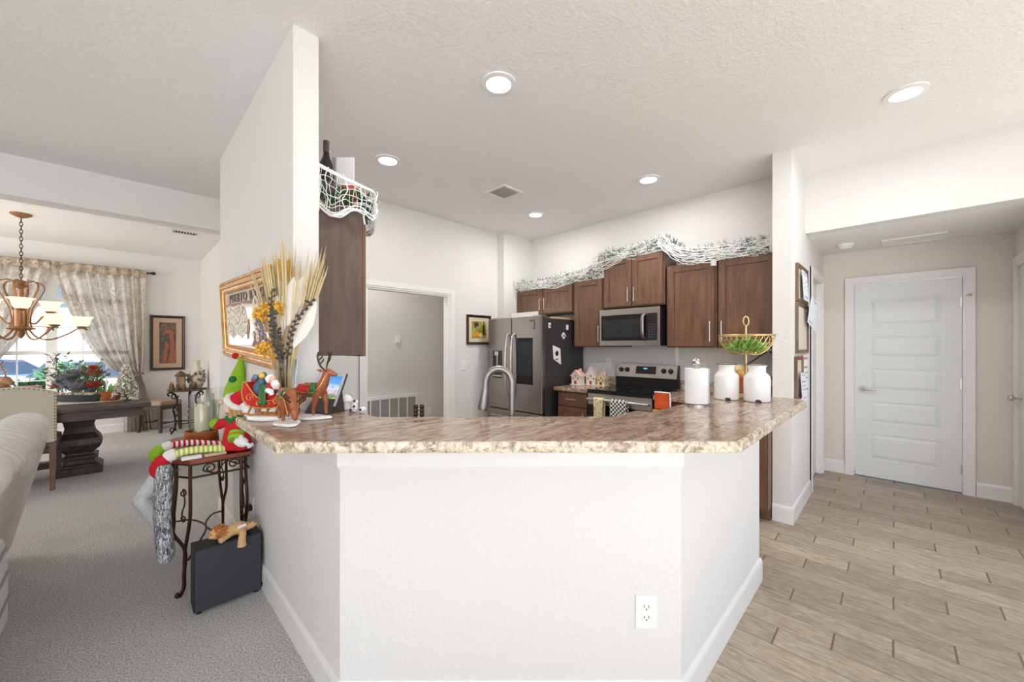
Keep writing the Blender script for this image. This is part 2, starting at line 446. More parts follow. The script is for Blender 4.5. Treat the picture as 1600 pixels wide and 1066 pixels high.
mb.box(1.765, 1.781, 3.84, 3.93, 0, 1.985).box(2.784, 2.80, 3.84, 3.93, 0, 1.985).box(1.781, 2.784, 3.84, 3.93, 1.969, 1.985)
struct(mb.build('trim_kitchen_opening', M['trim'], smooth=0))
# dining room
struct(box(1.015, 1.13, 5.1, 8.97, 0, CZ).build('wall_dining_right', M['wall'], smooth=0))
struct(box(-6, 1.02, 5.0, 5.2, 2.577, CZ).build('wall_beam', M['wall'], smooth=0))
WX0, WX1, WZ0, WZ1 = -1.62, .15, .50, 2.46
struct(box(-6, WX0, 8.85, 8.97, 0, CZ).box(WX1, 1.015, 8.85, 8.97, 0, CZ).box(WX0, WX1, 8.85, 8.97, 0, WZ0).box(WX0, WX1, 8.85, 8.97, WZ1, CZ).build('wall_dining_back', M['wall'], smooth=0))
struct(strip([(-6, 8.85), (1.015, 8.85), (1.015, 5.0)], BB).build('baseboard_dining', M['trim'], smooth=0)) 
struct(strip([(1.015, 5.0), (4.15, 5.0)], BB).build('baseboard_passage', M['trim'], smooth=0))
# window: two tall units with a light above each
wf = MB()
wk = [0]
def wbar(x0, x1, z0, z1, y0=8.865, y1=8.935):
    wk[0] += 1; e = .0007*wk[0]; wf.box(x0, x1, y0-e, y1+e, z0, z1)
wbar(WX0, WX1, WZ1-.05, WZ1); wbar(WX0, WX1, WZ0, WZ0+.05)
wbar(WX0, WX0+.05, WZ0, WZ1); wbar(WX1-.05, WX1, WZ0, WZ1)
wbar(-.77, -.66, WZ0, WZ1); wbar(WX0, WX1, 2.02, 2.10); wbar(WX0, WX1, 1.245, 1.305, 8.87, 8.93)
W = struct(wf.build('window_1', M['trim'], smooth=0, bevel=.004), 'white framed double window in the dining room')
mt = MB()
for xa, xb in ((WX0+.05, -.77), (-.66, WX1-.05)):
    for k in (1, 2):
        xm = xa+(xb-xa)*k/3 if False else xa+(xb-xa)*k/3
        mt.box(xm-.008, xm+.008, 8.885, 8.905, WZ0+.05, 2.02)
    xm = (xa+xb)/2; mt.box(xm-.008, xm+.008, 8.885, 8.905, 2.10, WZ1-.05)
    for zz in (.87, 1.66): mt.box(xa, xb, 8.8875, 8.9025, zz-.008, zz+.008)
mt.build('muntin', M['trim'], W, smooth=0)
for xa, xb in ((WX0+.04, -.76), (-.67, WX1-.04)):
    for za, zb in ((WZ0+.04, 1.255), (1.295, 2.03), (2.09, WZ1-.04)):
        box(xa, xb, 8.893, 8.897, za, zb).build('pane', M['window_glass'], W, smooth=0)
struct(box(WX0-.02, WX1+.02, 8.80, 8.87, WZ0-.03, WZ0).build('trim_window_sill', M['trim'], smooth=0, bevel=.005))

# hall end door, five panels
D1 = MB(); dx = 5.515
ZB, ZT = .012, 2.022
D1.box(dx+.010, dx+.045, -.445, .303, ZB, ZT)
pz = [(.20, .46), (.58, .80), (.92, 1.14), (1.26, 1.47), (1.59, 1.86)]
pl_, pr_ = -.315, .185
zs = [ZB]+[q for p in pz for q in p]+[ZT]
for i in range(0, len(zs), 2): D1.box(dx, dx+.010, -.445, .303, zs[i], zs[i+1])
for za, zb in pz: D1.box(dx, dx+.010, pr_, .303, za, zb).box(dx, dx+.010, -.445, pl_, za, zb)
for za, zb in pz:
    a, b = (dx+.010), (dx+.001)
    def rg(d, xx): return [(xx, pl_+d, za+d), (xx, pr_-d, za+d), (xx, pr_-d, zb-d), (xx, pl_+d, zb-d)]
    D1.loft([rg(.012, a), rg(.040, b), rg(.048, b-.0005)], cap=True)
DOOR = struct(D1.build('door_1', M['door'], smooth=0), 'white five panel door at the end of the hall')
h = MB(); hy, hz = .245, .925
h.lathe([(.0, -.012), (.032, -.012), (.032, -.004), (.026, 0)], (dx, hy, hz), 20, 0)
h.cyl((dx, hy, hz), (dx-.05, hy, hz), .009, seg=10).tube([(dx-.048, hy+.008, hz), (dx-.05, hy-.03, hz), (dx-.048, hy-.075, hz-.004), (dx-.04, hy-.11, hz-.002)], [.010, .010, .009, .007], 10)
h.build('handle', M['nickel'], DOOR)
for zz in (.22, 1.02, 1.79):
    MB().cyl((dx-.006, -.452, zz-.045), (dx-.006, -.452, zz+.045), .008, seg=10).box(dx-.003, dx+.002, -.470, -.436, zz-.045, zz+.045).build('hinge', M['nickel'], DOOR)
MB().cyl((dx-.006, -.452, 1.84), (dx-.06, -.49, 1.845), .005, seg=8).cyl((dx-.06, -.49, 1.845), (dx-.066, -.494, 1.845), .010, seg=8).build('door_stop', M['nickel'], DOOR)
for yy in (-.18, .16): box(dx-.004, dx+.02, yy-.012, yy+.012, 2.012, 2.028).build('over_door_hook', M['white_plastic'], DOOR, smooth=0)
def casing_y(y0, y1, x, z1, w=.072, t=.018):
    mb = MB()
    for d, tt in ((0, .6), (.018, 1.0)):
        xa, xb = x-t*tt, x
        mb.box(xa, xb, y0-w, y0-d, 0, z1+w).box(xa, xb, y1+d, y1+w, 0, z1+w).box(xa, xb, y0-d, y1+d, z1+d, z1+w)
    return mb
struct(casing_y(-.452, .31, 5.5, 2.03).box(5.5, 5.56, -.456, -.449, 0, 2.03).box(5.5, 5.56, .307, .314, 0, 2.03).build('trim_hall_door', M['trim'], smooth=0))
# side doors of the hall
struct(casing(4.62, 5.34, .566, 2.05).box(4.62, 4.635, .566, .65, 0, 2.05).box(5.325, 5.34, .566, .65, 0, 2.05).build('trim_hall_left', M['trim'], smooth=0))
d2 = struct(box(4.636, 5.324, .61, .645, .01, 2.045).build('door_2', M['door'], smooth=0), 'white door on the left of the hall')
MB().cyl((4.642, .604, .92), (4.642, .604, 1.01), .007, seg=10).build('hinge', M['nickel'], d2)
struct(casing(4.62, 5.42, -.75, 2.06, face=1).build('trim_hall_right', M['trim'], smooth=0))
d3 = struct(box(4.622, 5.418, -.80, -.765, .01, 2.055).build('door_3', M['door'], smooth=0), 'white door on the right of the hall')
MB().cyl((5.345, -.765, .932), (5.345, -.715, .932), .010, seg=10).ell((5.345, -.705, .932), (.028, .022, .028)).build('handle', M['nickel'], d3)
# ------------------------------------------------------------------ kitchen: worktops, cabinets, appliances
CT = 1.067
ctop = [(.357, 2.02), (.357, 1.403), (1.403, .357), (2.69, .357), (2.74, .378), (2.765, .43), (2.765, .805), (1.60, .805), (.785, 1.60), (.785, 2.02)]
t = thing('bar_countertop', 'brown streaked laminate countertop running along the top of the white bar', 'countertop', (1.0, 1.0, BZ))
ci = [Vector(p) for p in ctop]
cen = Vector((1.75, 1.6))
MB().prism(ctop, BZ, CT).build('slab', M['laminate'], t, smooth=0, bevel=.004)
mb = MB()
path = [(.357, 2.02), (.357, 1.403), (1.403, .357), (2.69, .357), (2.74, .378), (2.765, .43), (2.765, .805)]
rings = []
prof = [(.0005, BZ+.0005), (.006, BZ+.0005), (.008, BZ+.006), (.008, BZ+.027), (.005, CT+.0005), (.0, CT+.0012), (-.007, CT+.0008), (-.007, CT-.004), (.0005, CT-.004)]
offs = [offset(path, d) for d, z in prof]
mb.loft([[(offs[k][i][0], offs[k][i][1], prof[k][1]) for k in range(len(prof))] for i in range(len(path))])
e = mb.build('edge_band', M['laminate_edge'], t, smooth=30); e['label'] = 'speckled pale front edge'

HANDLE = 0.128
def bar_handle(mb, p0, p1, out):
    """bar pull from p0 to p1, standing off along out"""
    p0, p1, out = Vector(p0), Vector(p1), Vector(out)
    d = (p1-p0).normalized()
    mb.cyl(p0+out, p1+out, .006, seg=10)
    for q in (p0+d*.018, p1-d*.018): mb.cyl(q, q+out, .005, seg=8)
    return mb
def shaker(mb, y0, y1, z0, z1, x, t=.02, w=.058):
    """shaker door facing -x: frame and sunk panel"""
    mb.box(x, x+t, y0, y0+w, z0, z1).box(x, x+t, y1-w, y1, z0, z1).box(x, x+t, y0+w, y1-w, z0, z0+w).box(x, x+t, y0+w, y1-w, z1-w, z1)
    mb.box(x+.009, x+t-.002, y0+w, y1-w, z0+w, z1-w)
    return mb
def upper(label, y0, y1, z0, z1, doors, group='upper cabinets on the back wall', xf=3.83, xb=4.146):
    t = thing('wall_cabinet', label, 'cabinet', ((xf+xb)/2, (y0+y1)/2, z0), 0, group)
    box(xf+.022, xb, y0, y1, z0, z1).build('carcass', M['cabinet'], t, smooth=0, bevel=.002)
    for (a, b, hs) in doors:
        d = shaker(MB(), a, b, z0+.012, z1-.012, xf).build('door', M['cabinet'], t, smooth=0, bevel=.002)
        hy = b-.030 if hs > 0 else a+.030
        L = .19 if z1-z0 > .6 else .15
        bar_handle(MB(), (xf, hy, z0+.055), (xf, hy, z0+.055+L), (-.028, 0, 0)).build('handle', M['nickel'], d)
    return t
upper('short two door brown cabinet above the refrigerator', 2.76, 3.695, 1.785, 2.125, [(3.235, 3.685, -1), (2.772, 3.222, 1)])
upper('single door brown cabinet between refrigerator and microwave', 2.345, 2.745, 1.365, 2.15, [(2.36, 2.735, -1)])
upper('raised two door brown cabinet above the microwave', 1.645, 2.338, 1.795, 2.34, [(2.0, 2.33, -1), (1.66, 1.99, 1)])
upper('single door brown cabinet right of the microwave', 1.16, 1.625, 1.36, 2.17, [(1.18, 1.605, -1)])
upper('brown wall cabinet at the right end behind the gold fruit basket', .695, 1.152, 1.36, 2.165, [(.70, 1.142, 1)])

# cabinet on the kitchen side of the partition, seen from its end
t = thing('wall_cabinet', 'tall brown wall cabinet on the partition seen from its plain end', 'cabinet', (.85, 2.6, 1.315))
box(.692, .994, 2.212, 3.2, 1.322, 2.17).build('carcass', M['cabinet_side'], t, smooth=0, bevel=.002)
for a, b in ((2.214, 2.70), (2.71, 3.198)):
    MB().box(.996, 1.016, a, b, 1.315, 2.165).build('door', M['cabinet'], t, smooth=0, bevel=.002)

def base_unit(label, y0, y1, drawer=True, hs=1, group='base cabinets along the back wall', ysplit=None):
    xf = 3.50
    t = thing('base_cabinet', label, 'cabinet', (3.82, (y0+y1)/2, 0), 0, group)
    MB().box(xf+.022, 4.146, y0, y1, .10, .874).box(xf+.09, 4.146, y0+.003, y1-.003, 0, .10).build('carcass', M['cabinet'], t, smooth=0, bevel=.002)
    w = y1-y0
    d = box(xf, xf+.02, y0+.012, y1-.012, .715, .862).build('drawer', M['cabinet'], t, smooth=0, bevel=.003)
    m_ = (y0+y1)/2
    bar_handle(MB(), (xf, m_-.07, .79), (xf, m_+.07, .79), (-.028, 0, 0)).build('handle', M['nickel'], d)
    d = shaker(MB(), y0+.012, y1-.012, .112, .70, xf).build('door', M['cabinet'], t, smooth=0, bevel=.002)
    hy = y0+.045 if hs < 0 else y1-.045
    bar_handle(MB(), (xf, hy, .52), (xf, hy, .66), (-.028, 0, 0)).build('handle', M['nickel'], d)
    return t
base_unit('brown base cabinet left of the range with one drawer', 2.325, 2.735, hs=-1)
base_unit('brown base cabinet right of the range at the wall end', .695, 1.585, hs=1)
for lab, y0, y1 in (('short brown laminate countertop between refrigerator and range', 2.318, 2.765), ('brown laminate countertop right of the range', .692, 1.592)):
    t = thing('kitchen_countertop', lab, 'countertop', (3.8, (y0+y1)/2, .874), 0, 'countertops along the back wall')
    box(3.465, 4.146, y0, y1, .876, .914).build('slab', M['laminate'], t, smooth=0, bevel=.004)
    box(4.126, 4.146, y0, y1, .914, 1.014).build('backsplash', M['laminate_edge'], t, smooth=0, bevel=.003)
# sink run behind the bar
t = thing('sink_counter', 'low laminate sink counter hidden behind the bar top', 'countertop', (1.6, 1.6, 0))
inn = [(.695, 2.015), (.695, 1.523), (1.523, .695), (2.60, .695)]
outp = [(2.60, 1.31), (1.78, 1.31), (1.31, 1.78), (1.31, 2.015)]
MB().prism(inn+outp, .876, .914).build('slab', M['laminate'], t, smooth=0)
cab = [(.70, 2.01), (.70, 1.53), (1.53, .70), (2.58, .70), (2.58, 1.28), (1.77, 1.28), (1.28, 1.77), (1.28, 2.01)]
MB().prism(cab, .0, .874).build('carcass', M['cabinet'], t, smooth=0)
# faucet
fx, fy = 1.245, 1.237
ex_, ey_ = .7071, -.7071
t = thing('kitchen_faucet', 'brushed nickel gooseneck kitchen faucet rising behind the bar counter', 'faucet', (fx, fy, .914))
def fp(s, z, o=0): return (fx+ex_*s+.7071*o, fy+ey_*s+.7071*o, z)
MB().lathe([(.0, 0), (.034, 0), (.034, .012), (.022, .02), (.020, .09), (.0155, .12)], (fx, fy, .914), 20).build('base', M['faucet'], t)
arc = [fp(.003, 1.03), fp(.004, 1.19)]+[fp(-.056+.06*math.cos(a), 1.205+.068*math.sin(a)) for a in [math.pi*k/14 for k in range(15)]]+[fp(-.118, 1.18)]
MB().tube(arc, .0145, 14).build('gooseneck', M['faucet'], t)
MB().tube([fp(-.117, 1.185), fp(-.119, 1.165), fp(-.126, 1.10), fp(-.129, 1.085)], [.0155, .017, .024, .022], 16).build('spray_head', M['faucet'], t)
MB().cyl(fp(.02, .99), fp(.07, 1.0), .009, seg=10).build('lever', M['faucet'], t)

# refrigerator
fx0, fy0, fy1, fz = 3.30, 2.80, 3.688, 1.715
ym = 3.27
t = thing('refrigerator', 'stainless french door refrigerator with grey side and black door screen', 'refrigerator', (3.7, 3.25, 0))
box(fx0+.075, 4.12, fy0+.004, fy1-.004, .03, fz-.02).build('cabinet', M['dark_grey_metal'], t, smooth=0, bevel=.004)
zd = .60
rd = box(fx0, fx0+.07, fy0, ym-.003, zd+.008, fz).build('door', M['steel_v'], t, smooth=0, bevel=.010)
box(fx0-.0025, fx0+.002, 2.93, 3.185, .93, 1.47).build('screen', M['black_gloss'], rd, smooth=0, bevel=.001)
box(fx0-.0035, fx0+.002, 2.945, 3.17, 1.03, 1.43).build('display', M['screen'], rd, smooth=0)
MB().box(fx0-.001, fx0+.001, 2.89, 2.915, 1.60, 1.65).box(fx0-.001, fx0+.001, 2.90, 2.985, 1.655, 1.675).box(fx0-.001, fx0+.001, 2.89, 2.93, 1.565, 1.592).build('sticker', M['grey_print'], rd, smooth=0)
def curved_handle(y, s):
    return MB().tube(bez([(fx0, y, .78), (fx0-.045, y+s*.002, .84), (fx0-.062, y, 1.13), (fx0-.045, y+s*.002, 1.46), (fx0, y, 1.52)], 24), .0125, 10, flat=1.0)
curved_handle(ym-.05, 1).build('handle', M['nickel'], rd)
ld = box(fx0, fx0+.07, ym+.003, fy1, zd+.008, fz).build('door', M['steel_v'], t, smooth=0, bevel=.010)
curved_handle(ym+.045, -1).build('handle', M['nickel'], ld)
box(fx0-.002, fx0+.004, 3.43, 3.60, .98, 1.32).build('dispenser', M['black'], ld, smooth=0, bevel=.001)
MB().box(fx0-.006, fx0, 3.435, 3.595, 1.0, 1.015).cyl((fx0-.006, 3.515, 1.30), (fx0-.006, 3.515, 1.06), .010, seg=8).box(fx0-.02, fx0, 3.48, 3.55, 1.26, 1.31).build('dispenser_lever', M['nickel'], ld)
dr = box(fx0, fx0+.07, fy0, fy1, .06, zd).build('freezer_drawer', M['steel_v'], t, smooth=0, bevel=.010)
bar_handle(MB(), (fx0, 2.9, .53), (fx0, 3.6, .53), (-.045, 0, 0)).build('handle', M['nickel'], dr)
for ya in (2.82, 3.5): box(fx0+.02, fx0+.12, ya, ya+.13, fz-.02, fz+.012).build('hinge_cover', M['nickel'], t, smooth=0, bevel=.004)
# things on the refrigerator
o = tag(MB().prism([(3.50, 1.385), (3.64, 1.345), (3.655, 1.155), (3.515, 1.225)], 2.7985, 2.8025, 1).build('note_paper', M['paper'], smooth=0), 'white paper with a round black print stuck crooked on the refrigerator side', 'paper')
o2 = MB().lathe([(.0, -.001), (.030, -.001), (.030, .001), (.0, .001)], (3.575, 2.7975, 1.29), 20, 1).build('print', M['black'], o); 
MB().box(3.55, 3.60, 2.7965, 2.7985, 1.215, 1.228).build('print_line', M['grey_print'], o, smooth=0)
o = tag(MB().box(3.42, 3.455, 2.788, 2.8035, 1.58, 1.64).build('magnet', M['white_plastic'], smooth=0, bevel=.005), 'white rounded magnet near the front top of the refrigerator side', 'magnet', 'magnets on the refrigerator side')
MB().box(3.43, 3.446, 2.786, 2.789, 1.595, 1.62).build('picture', M['grey_print'], o, smooth=0)
o = tag(MB().box(3.755, 3.79, 2.79, 2.8035, 1.57, 1.63).build('magnet', M['paper'], smooth=0, bevel=.003), 'small white magnet high on the refrigerator side near the cabinet', 'magnet', 'magnets on the refrigerator side')
o = tag(MB().prism([(3.66, 1.50), (3.70, 1.54), (3.74, 1.50), (3.70, 1.455)], 2.79, 2.8035, 1).build('magnet', M['paper'], smooth=0), 'diamond shaped white magnet low beside another on the refrigerator side', 'magnet', 'magnets on the refrigerator side')
MB().box(3.685, 3.715, 2.787, 2.791, 1.485, 1.512).build('picture', M['grey_print'], o, smooth=0)
o = tag(box(3.56, 3.95, 2.83, 2.90, fz-.018, fz+.004).build('cutting_board', mat('pale_board_wood', (206, 176, 140), .6), smooth=0, bevel=.003), 'pale wooden board lying on top of the refrigerator', 'board')
t = thing('serving_tray', 'clear tray of small things on top of the refrigerator', 'tray', (3.6, 3.15, fz))
MB().box(3.45, 3.75, 2.98, 3.42, fz-.016, fz-.006).box(3.45, 3.456, 2.98, 3.42, fz-.006, fz+.07).box(3.456, 3.75, 3.414, 3.42, fz-.006, fz+.07).build('tray_body', M['white_plastic'], t, smooth=0)
for k in range(4): MB().ell((3.5+.04*k, 3.02+.06*k, fz+.02), (.03, .025, .03)).build('trinket', M['black'] if k % 2 else M['grey_print'], t)

# microwave
mx, my0, my1, mz0, mz1 = 3.75, 1.655, 2.335, 1.378, 1.772
t = thing('microwave_oven', 'stainless over the range microwave with black glass door', 'microwave', (3.95, 2.0, mz0))
box(mx+.03, 4.14, my0, my1, mz0, mz1-.005).build('cabinet', M['black'], t, smooth=0, bevel=.003)
f = MB(); yc = 1.80
f.box(mx, mx+.03, my0, my1, mz1-.065, mz1).box(mx, mx+.03, my0, my1, mz0, mz0+.055).box(mx, mx+.03, my1-.02, my1, mz0+.055, mz1-.065).box(mx, mx+.03, my0, my0+.025, mz0+.055, mz1-.065)
f.build('front_frame', M['steel'], t, smooth=0, bevel=.002)
d = box(mx-.001, mx+.02, yc, my1-.02, mz0+.056, mz1-.066).build('door_glass', M['black_gloss'], t, smooth=0)
box(mx-.002, mx+.001, yc+.05, my1-.045, mz0+.09, mz1-.115).build('window_mesh', M['screen'], d, smooth=0)
box(mx-.001, mx+.02, my0+.025, yc-.002, mz0+.056, mz1-.066).build('control_panel', M['black'], t, smooth=0)
kb = MB()
for i in range(3):
    for j in range(6): kb.box(mx-.002, mx+.001, 1.70+.028*i, 1.712+.028*i, mz0+.085+.026*j, mz0+.093+.026*j)
kb.build('keypad', M['grey_print'], t, smooth=0)
MB().tube(bez([(mx, 1.815, mz0+.07), (mx-.04, 1.815, mz0+.10), (mx-.05, 1.815, 1.565), (mx-.04, 1.815, mz1-.10), (mx, 1.815, mz1-.072)], 18), .018, 10, flat=.6).build('handle', M['steel_v'], t)
MB().box(3.8, 4.05, 2.1, 2.3, mz0-.012, mz0).build('grease_filter', M['dark_grey_metal'], t, smooth=0)

# range
rx, ry0, ry1 = 3.475, 1.60, 2.31
t = thing('electric_range', 'stainless electric range with black glass cooktop and control panel', 'range', (3.8, 1.95, 0))
box(rx+.03, 4.10, ry0+.002, ry1-.002, .02, .90).build('body', M['black'], t, smooth=0)
box(rx-.01, 4.06, ry0, ry1, .885, .925).build('cooktop', M['black_gloss'], t, smooth=0, bevel=.006)
for cx, cy, rr in ((3.63, 1.79, .10), (3.63, 2.13, .085), (3.9, 1.79, .08), (3.9, 2.13, .10)):
    MB().lathe([(rr-.002, 0), (rr-.002, .0006), (rr, .0006), (rr, 0)], (cx, cy, .9252), 36).build('burner_ring', M['grey_print'], t)
bp = MB(); bp.prism([(4.06, .925), (4.12, .925), (4.12, 1.17), (4.075, 1.17), (4.045, 1.035), (4.06, 1.02)], ry0, ry1, 1)
bp.build('rear_guard', M['black'], t, smooth=0)
MB().prism([(4.043, 1.03), (4.05, 1.03), (4.083, 1.165), (4.125, 1.165), (4.125, 1.172), (4.072, 1.172)], ry0+.004, ry1-.004, 1).build('control_panel', M['steel'], t, smooth=0)
n_ = Vector((-.976, 0, .216)).normalized()
def onp(y, s): return Vector((4.043+(.029)*s, y, 1.03+.142*s))
for y in (2.24, 2.165, 1.745, 1.67):
    c = onp(y, .55); MB().cyl(c, c+n_*.012, .028, .026, 18).cyl(c+n_*.012, c+n_*.030, .020, .018, 18).build('knob', M['black'], t)
a_, b_ = onp(0, .28), onp(0, .86)
MB().loft([[(a_.x, 2.06, a_.z), (b_.x, 2.06, b_.z), (b_.x, 1.83, b_.z), (a_.x, 1.83, a_.z)], [tuple(Vector((a_.x, 2.06, a_.z))+n_*.003), tuple(Vector((b_.x, 2.06, b_.z))+n_*.003), tuple(Vector((b_.x, 1.83, b_.z))+n_*.003), tuple(Vector((a_.x, 1.83, a_.z))+n_*.003)]]).build('clock_display', M['black_gloss'], t, smooth=0)
c = onp(1.95, .68)+n_*.0032
MB().box(c.x-.001, c.x+.001, 1.93, 1.97, c.z-.008, c.z+.008).build('lit_digits', emit('blue_digits', (90, 160, 240), 1.6), t, smooth=0)
d = MB().box(rx, rx+.03, ry0+.003, ry1-.003, .20, .76).build('oven_door', M['black_gloss'], t, smooth=0, bevel=.004)
box(rx-.003, rx+.03, ry0+.003, ry1-.003, .765, .882).build('door_band', M['steel'], d, smooth=0, bevel=.003)
MB().cyl((rx-.045, ry0+.02, .825), (rx-.045, ry1-.02, .825), .015, seg=14).cyl((rx-.045, ry0+.03, .825), (rx, ry0+.03, .825), .012, seg=8).cyl((rx-.045, ry1-.03, .825), (rx, ry1-.03, .825), .012, seg=8).build('door_handle', M['steel'], d)
box(rx, rx+.03, ry0+.003, ry1-.003, .05, .19).build('storage_drawer', M['steel'], t, smooth=0, bevel=.004)

# towels over the oven handle
g = NG('beige_floral_cloth'); v = g.obj(); vd = g.voronoi(v, 42); nz = g.noise(v, 90, 2)
f_ = g.ramp(g.math('ADD', vd, g.math('MULTIPLY', nz, .35)), [(.34, lin((72, 60, 44))), (.44, lin((216, 198, 160))), (.8, lin((226, 210, 176)))])
g.bsdf(f_, .9); M['floral'] = g.m
g = NG('black_white_checked_cloth'); ck = g.n('TexChecker'); g.l(g.mapped(scale=(1, 1, 1), loc=(.0031, .0017, .0023)), ck.inputs['Vector'])
ck.inputs['Scale'].default_value = 50; ck.inputs['Color1'].default_value = lin((38, 36, 40)); ck.inputs['Color2'].default_value = lin((238, 236, 232))
g.bsdf(ck.outputs[0], .9); M['check'] = g.m
def towel(name, label, y0, y1, zl, m_, seed):
    xx = rx-.045; rnd = random.Random(seed)
    pts = [(xx-.020, zl), (xx-.021, .70), (xx-.021, .80), (xx-.019, .835), (xx, .849), (xx+.018, .835), (xx+.0215, .80), (xx+.0215, .74), (xx+.021, .66)]
    def f(u, w):
        k = w*(len(pts)-1); i = min(int(k), len(pts)-2); q = k-i
        px = pts[i][0]*(1-q)+pts[i+1][0]*q; pz = pts[i][1]*(1-q)+pts[i+1][1]*q
        amp = .006*max(0, 1-w*3)
        return (px-amp*(1+math.sin(u*11+seed)), y0+(y1-y0)*u+(.012*math.sin(u*4+seed)*max(0, 1-w*2.5)), pz+(.012*u if w < .05 else 0))
    tag(MB().grid(f, 22, 33).build(name, m_, smooth=180, solid=.004), label, 'towel', 'towels on the oven handle')
towel('dish_towel', 'beige floral dish towel hanging on the oven handle', 2.085, 2.20, .545, M['floral'], 1)
towel('dish_towel', 'black and white checked dish towel hanging on the oven handle', 1.83, 2.005, .585, M['check'], 2.3)

# gingerbread houses by the range
def gingerbread(label, x, y, w, d, h, roofh, wall_rgb, roof_rgb, tower):
    t = thing('gingerbread_house', label, 'figurine', (x, y, .914), 0, 'gingerbread houses beside the range')
    wm = mat('pale_icing', wall_rgb, .6, vary=.05); rm = mat('pink_icing', roof_rgb, .6, vary=.15, vscale=60)
    MB().prism([(y-w/2, .92), (y+w/2, .92), (y+w/2, .914+h), (y, .914+h+roofh), (y-w/2, .914+h)], x-d/2, x+d/2, 0).build('wall', wm, t, smooth=0)
    MB().box(x-d/2-.015, x+d/2+.015, y-w/2-.015, y+w/2+.015, .9145, .924).build('snow_base', M['ceramic_white'], t, smooth=0, bevel=.004)
    for s in (-1, 1):
        MB().prism([(y+s*(w/2+.014), .914+h-.016), (y+s*(w/2+.014), .914+h-.004), (y, .914+h+roofh+.014), (y, .914+h+roofh)], x-d/2-.012, x+d/2+.012, 0).build('roof', rm, t, smooth=0)
    MB().box(x-d/2-.003, x-d/2+.003, y-.014, y+.014, .924, .964).build('door', mat('red_icing', (186, 52, 56), .5), t, smooth=0)
    for s in (-1, 1): MB().lathe([(0, -.002), (.010, -.002), (.010, .002), (0, .002)], (x-d/2-.001, y+s*w*.3, .914+h*.68), 12, 0).build('candy', mat('green_candy', (70, 130, 80), .4), t)
    MB().lathe([(.007, -.002), (.013, -.002), (.013, .003), (.007, .003)], (x-d/2-.001, y, .914+h*.95), 14, 0).build('wreath', mat('wreath_green', (52, 110, 66), .5), t)
    if tower:
        MB().box(x-.012, x+.012, y-w*.32-.012, y-w*.32+.012, .914+h, .914+h+roofh+.03).build('chimney', rm, t, smooth=0)
gingerbread('pink roofed gingerbread house nearest the refrigerator', 3.84, 2.69, .115, .10, .115, .05, (240, 226, 214), (236, 190, 186), True)
gingerbread('tallest gingerbread house with a steep white gable, middle of three', 3.95, 2.548, .125, .11, .115, .10, (240, 224, 214), (244, 226, 222), False)
gingerbread('small yellow gingerbread house nearest the range with heart', 3.93, 2.405, .095, .09, .095, .055, (234, 222, 170), (238, 200, 190), True)
# outlets on the back wall
def outlet_x(label, x, y, z, s=-1, group='outlets'):
    t = thing('wall_outlet', label, 'outlet', (x, y, z), 0)
    MB().box(min(x, x+s*.005), max(x, x+s*.005), y-.037, y+.037, z-.058, z+.058).build('cover_plate', M['white_plastic'], t, smooth=0, bevel=.002)
    for dz in (-.02, .02):
        r = MB().box(min(x+s*.004, x+s*.0075), max(x+s*.004, x+s*.0075), y-.017, y+.017, z+dz-.014, z+dz+.014).build('receptacle', M['white_plastic'], t, smooth=0, bevel=.002)
        MB().box(min(x+s*.007, x+s*.008), max(x+s*.007, x+s*.008), y-.009, y-.006, z+dz-.004, z+dz+.007).box(min(x+s*.007, x+s*.008), max(x+s*.007, x+s*.008), y+.006, y+.009, z+dz-.004, z+dz+.007).build('slot', M['grey_print'], r, smooth=0)
    return t
t = outlet_x('white outlet on the back wall above the gingerbread houses', 4.15, 2.46, 1.17)
outlet_x('white outlet on the back wall right of the range', 4.15, 1.385, 1.155)
tag(MB().tube([(4.14, 2.475, 1.165), (4.12, 2.48, 1.16), (4.115, 2.49, 1.08), (4.118, 2.50, 1.017), (4.09, 2.51, .918)], .004, 6).build('charging_cable', M['white_plastic']), 'thin white cord hanging from the outlet by the gingerbread houses', 'cable')
# orange mitt on the counter end
t = thing('oven_mitt', 'orange cloth oven mitt with white trim hanging at the counter front', 'oven mitt', (3.45, 1.49, .79))
MB().grid(lambda u, w: (3.452-.012*math.sin(u*math.pi)-.004*math.sin(w*7), 1.565-.14*u, .80+.15*w), 10, 10).build('cloth', mat('orange_cloth', (232, 96, 38), .9, bump=.3, bscale=200), t, smooth=180, solid=.012)
MB().tube([(3.440, 1.565, .955), (3.428, 1.50, .958), (3.440, 1.425, .955), (3.438, 1.42, .88), (3.438, 1.42, .80), (3.43, 1.46, .795)], .007, 8).build('white_trim', M['paper'], t)
tag(MB().box(3.438, 3.462, 1.49, 1.585, .755, .795).build('cloth_tag', mat('yellow_cloth', (224, 190, 80), .9), smooth=0, bevel=.004), 'small yellow cloth patch below the orange mitt', 'cloth')
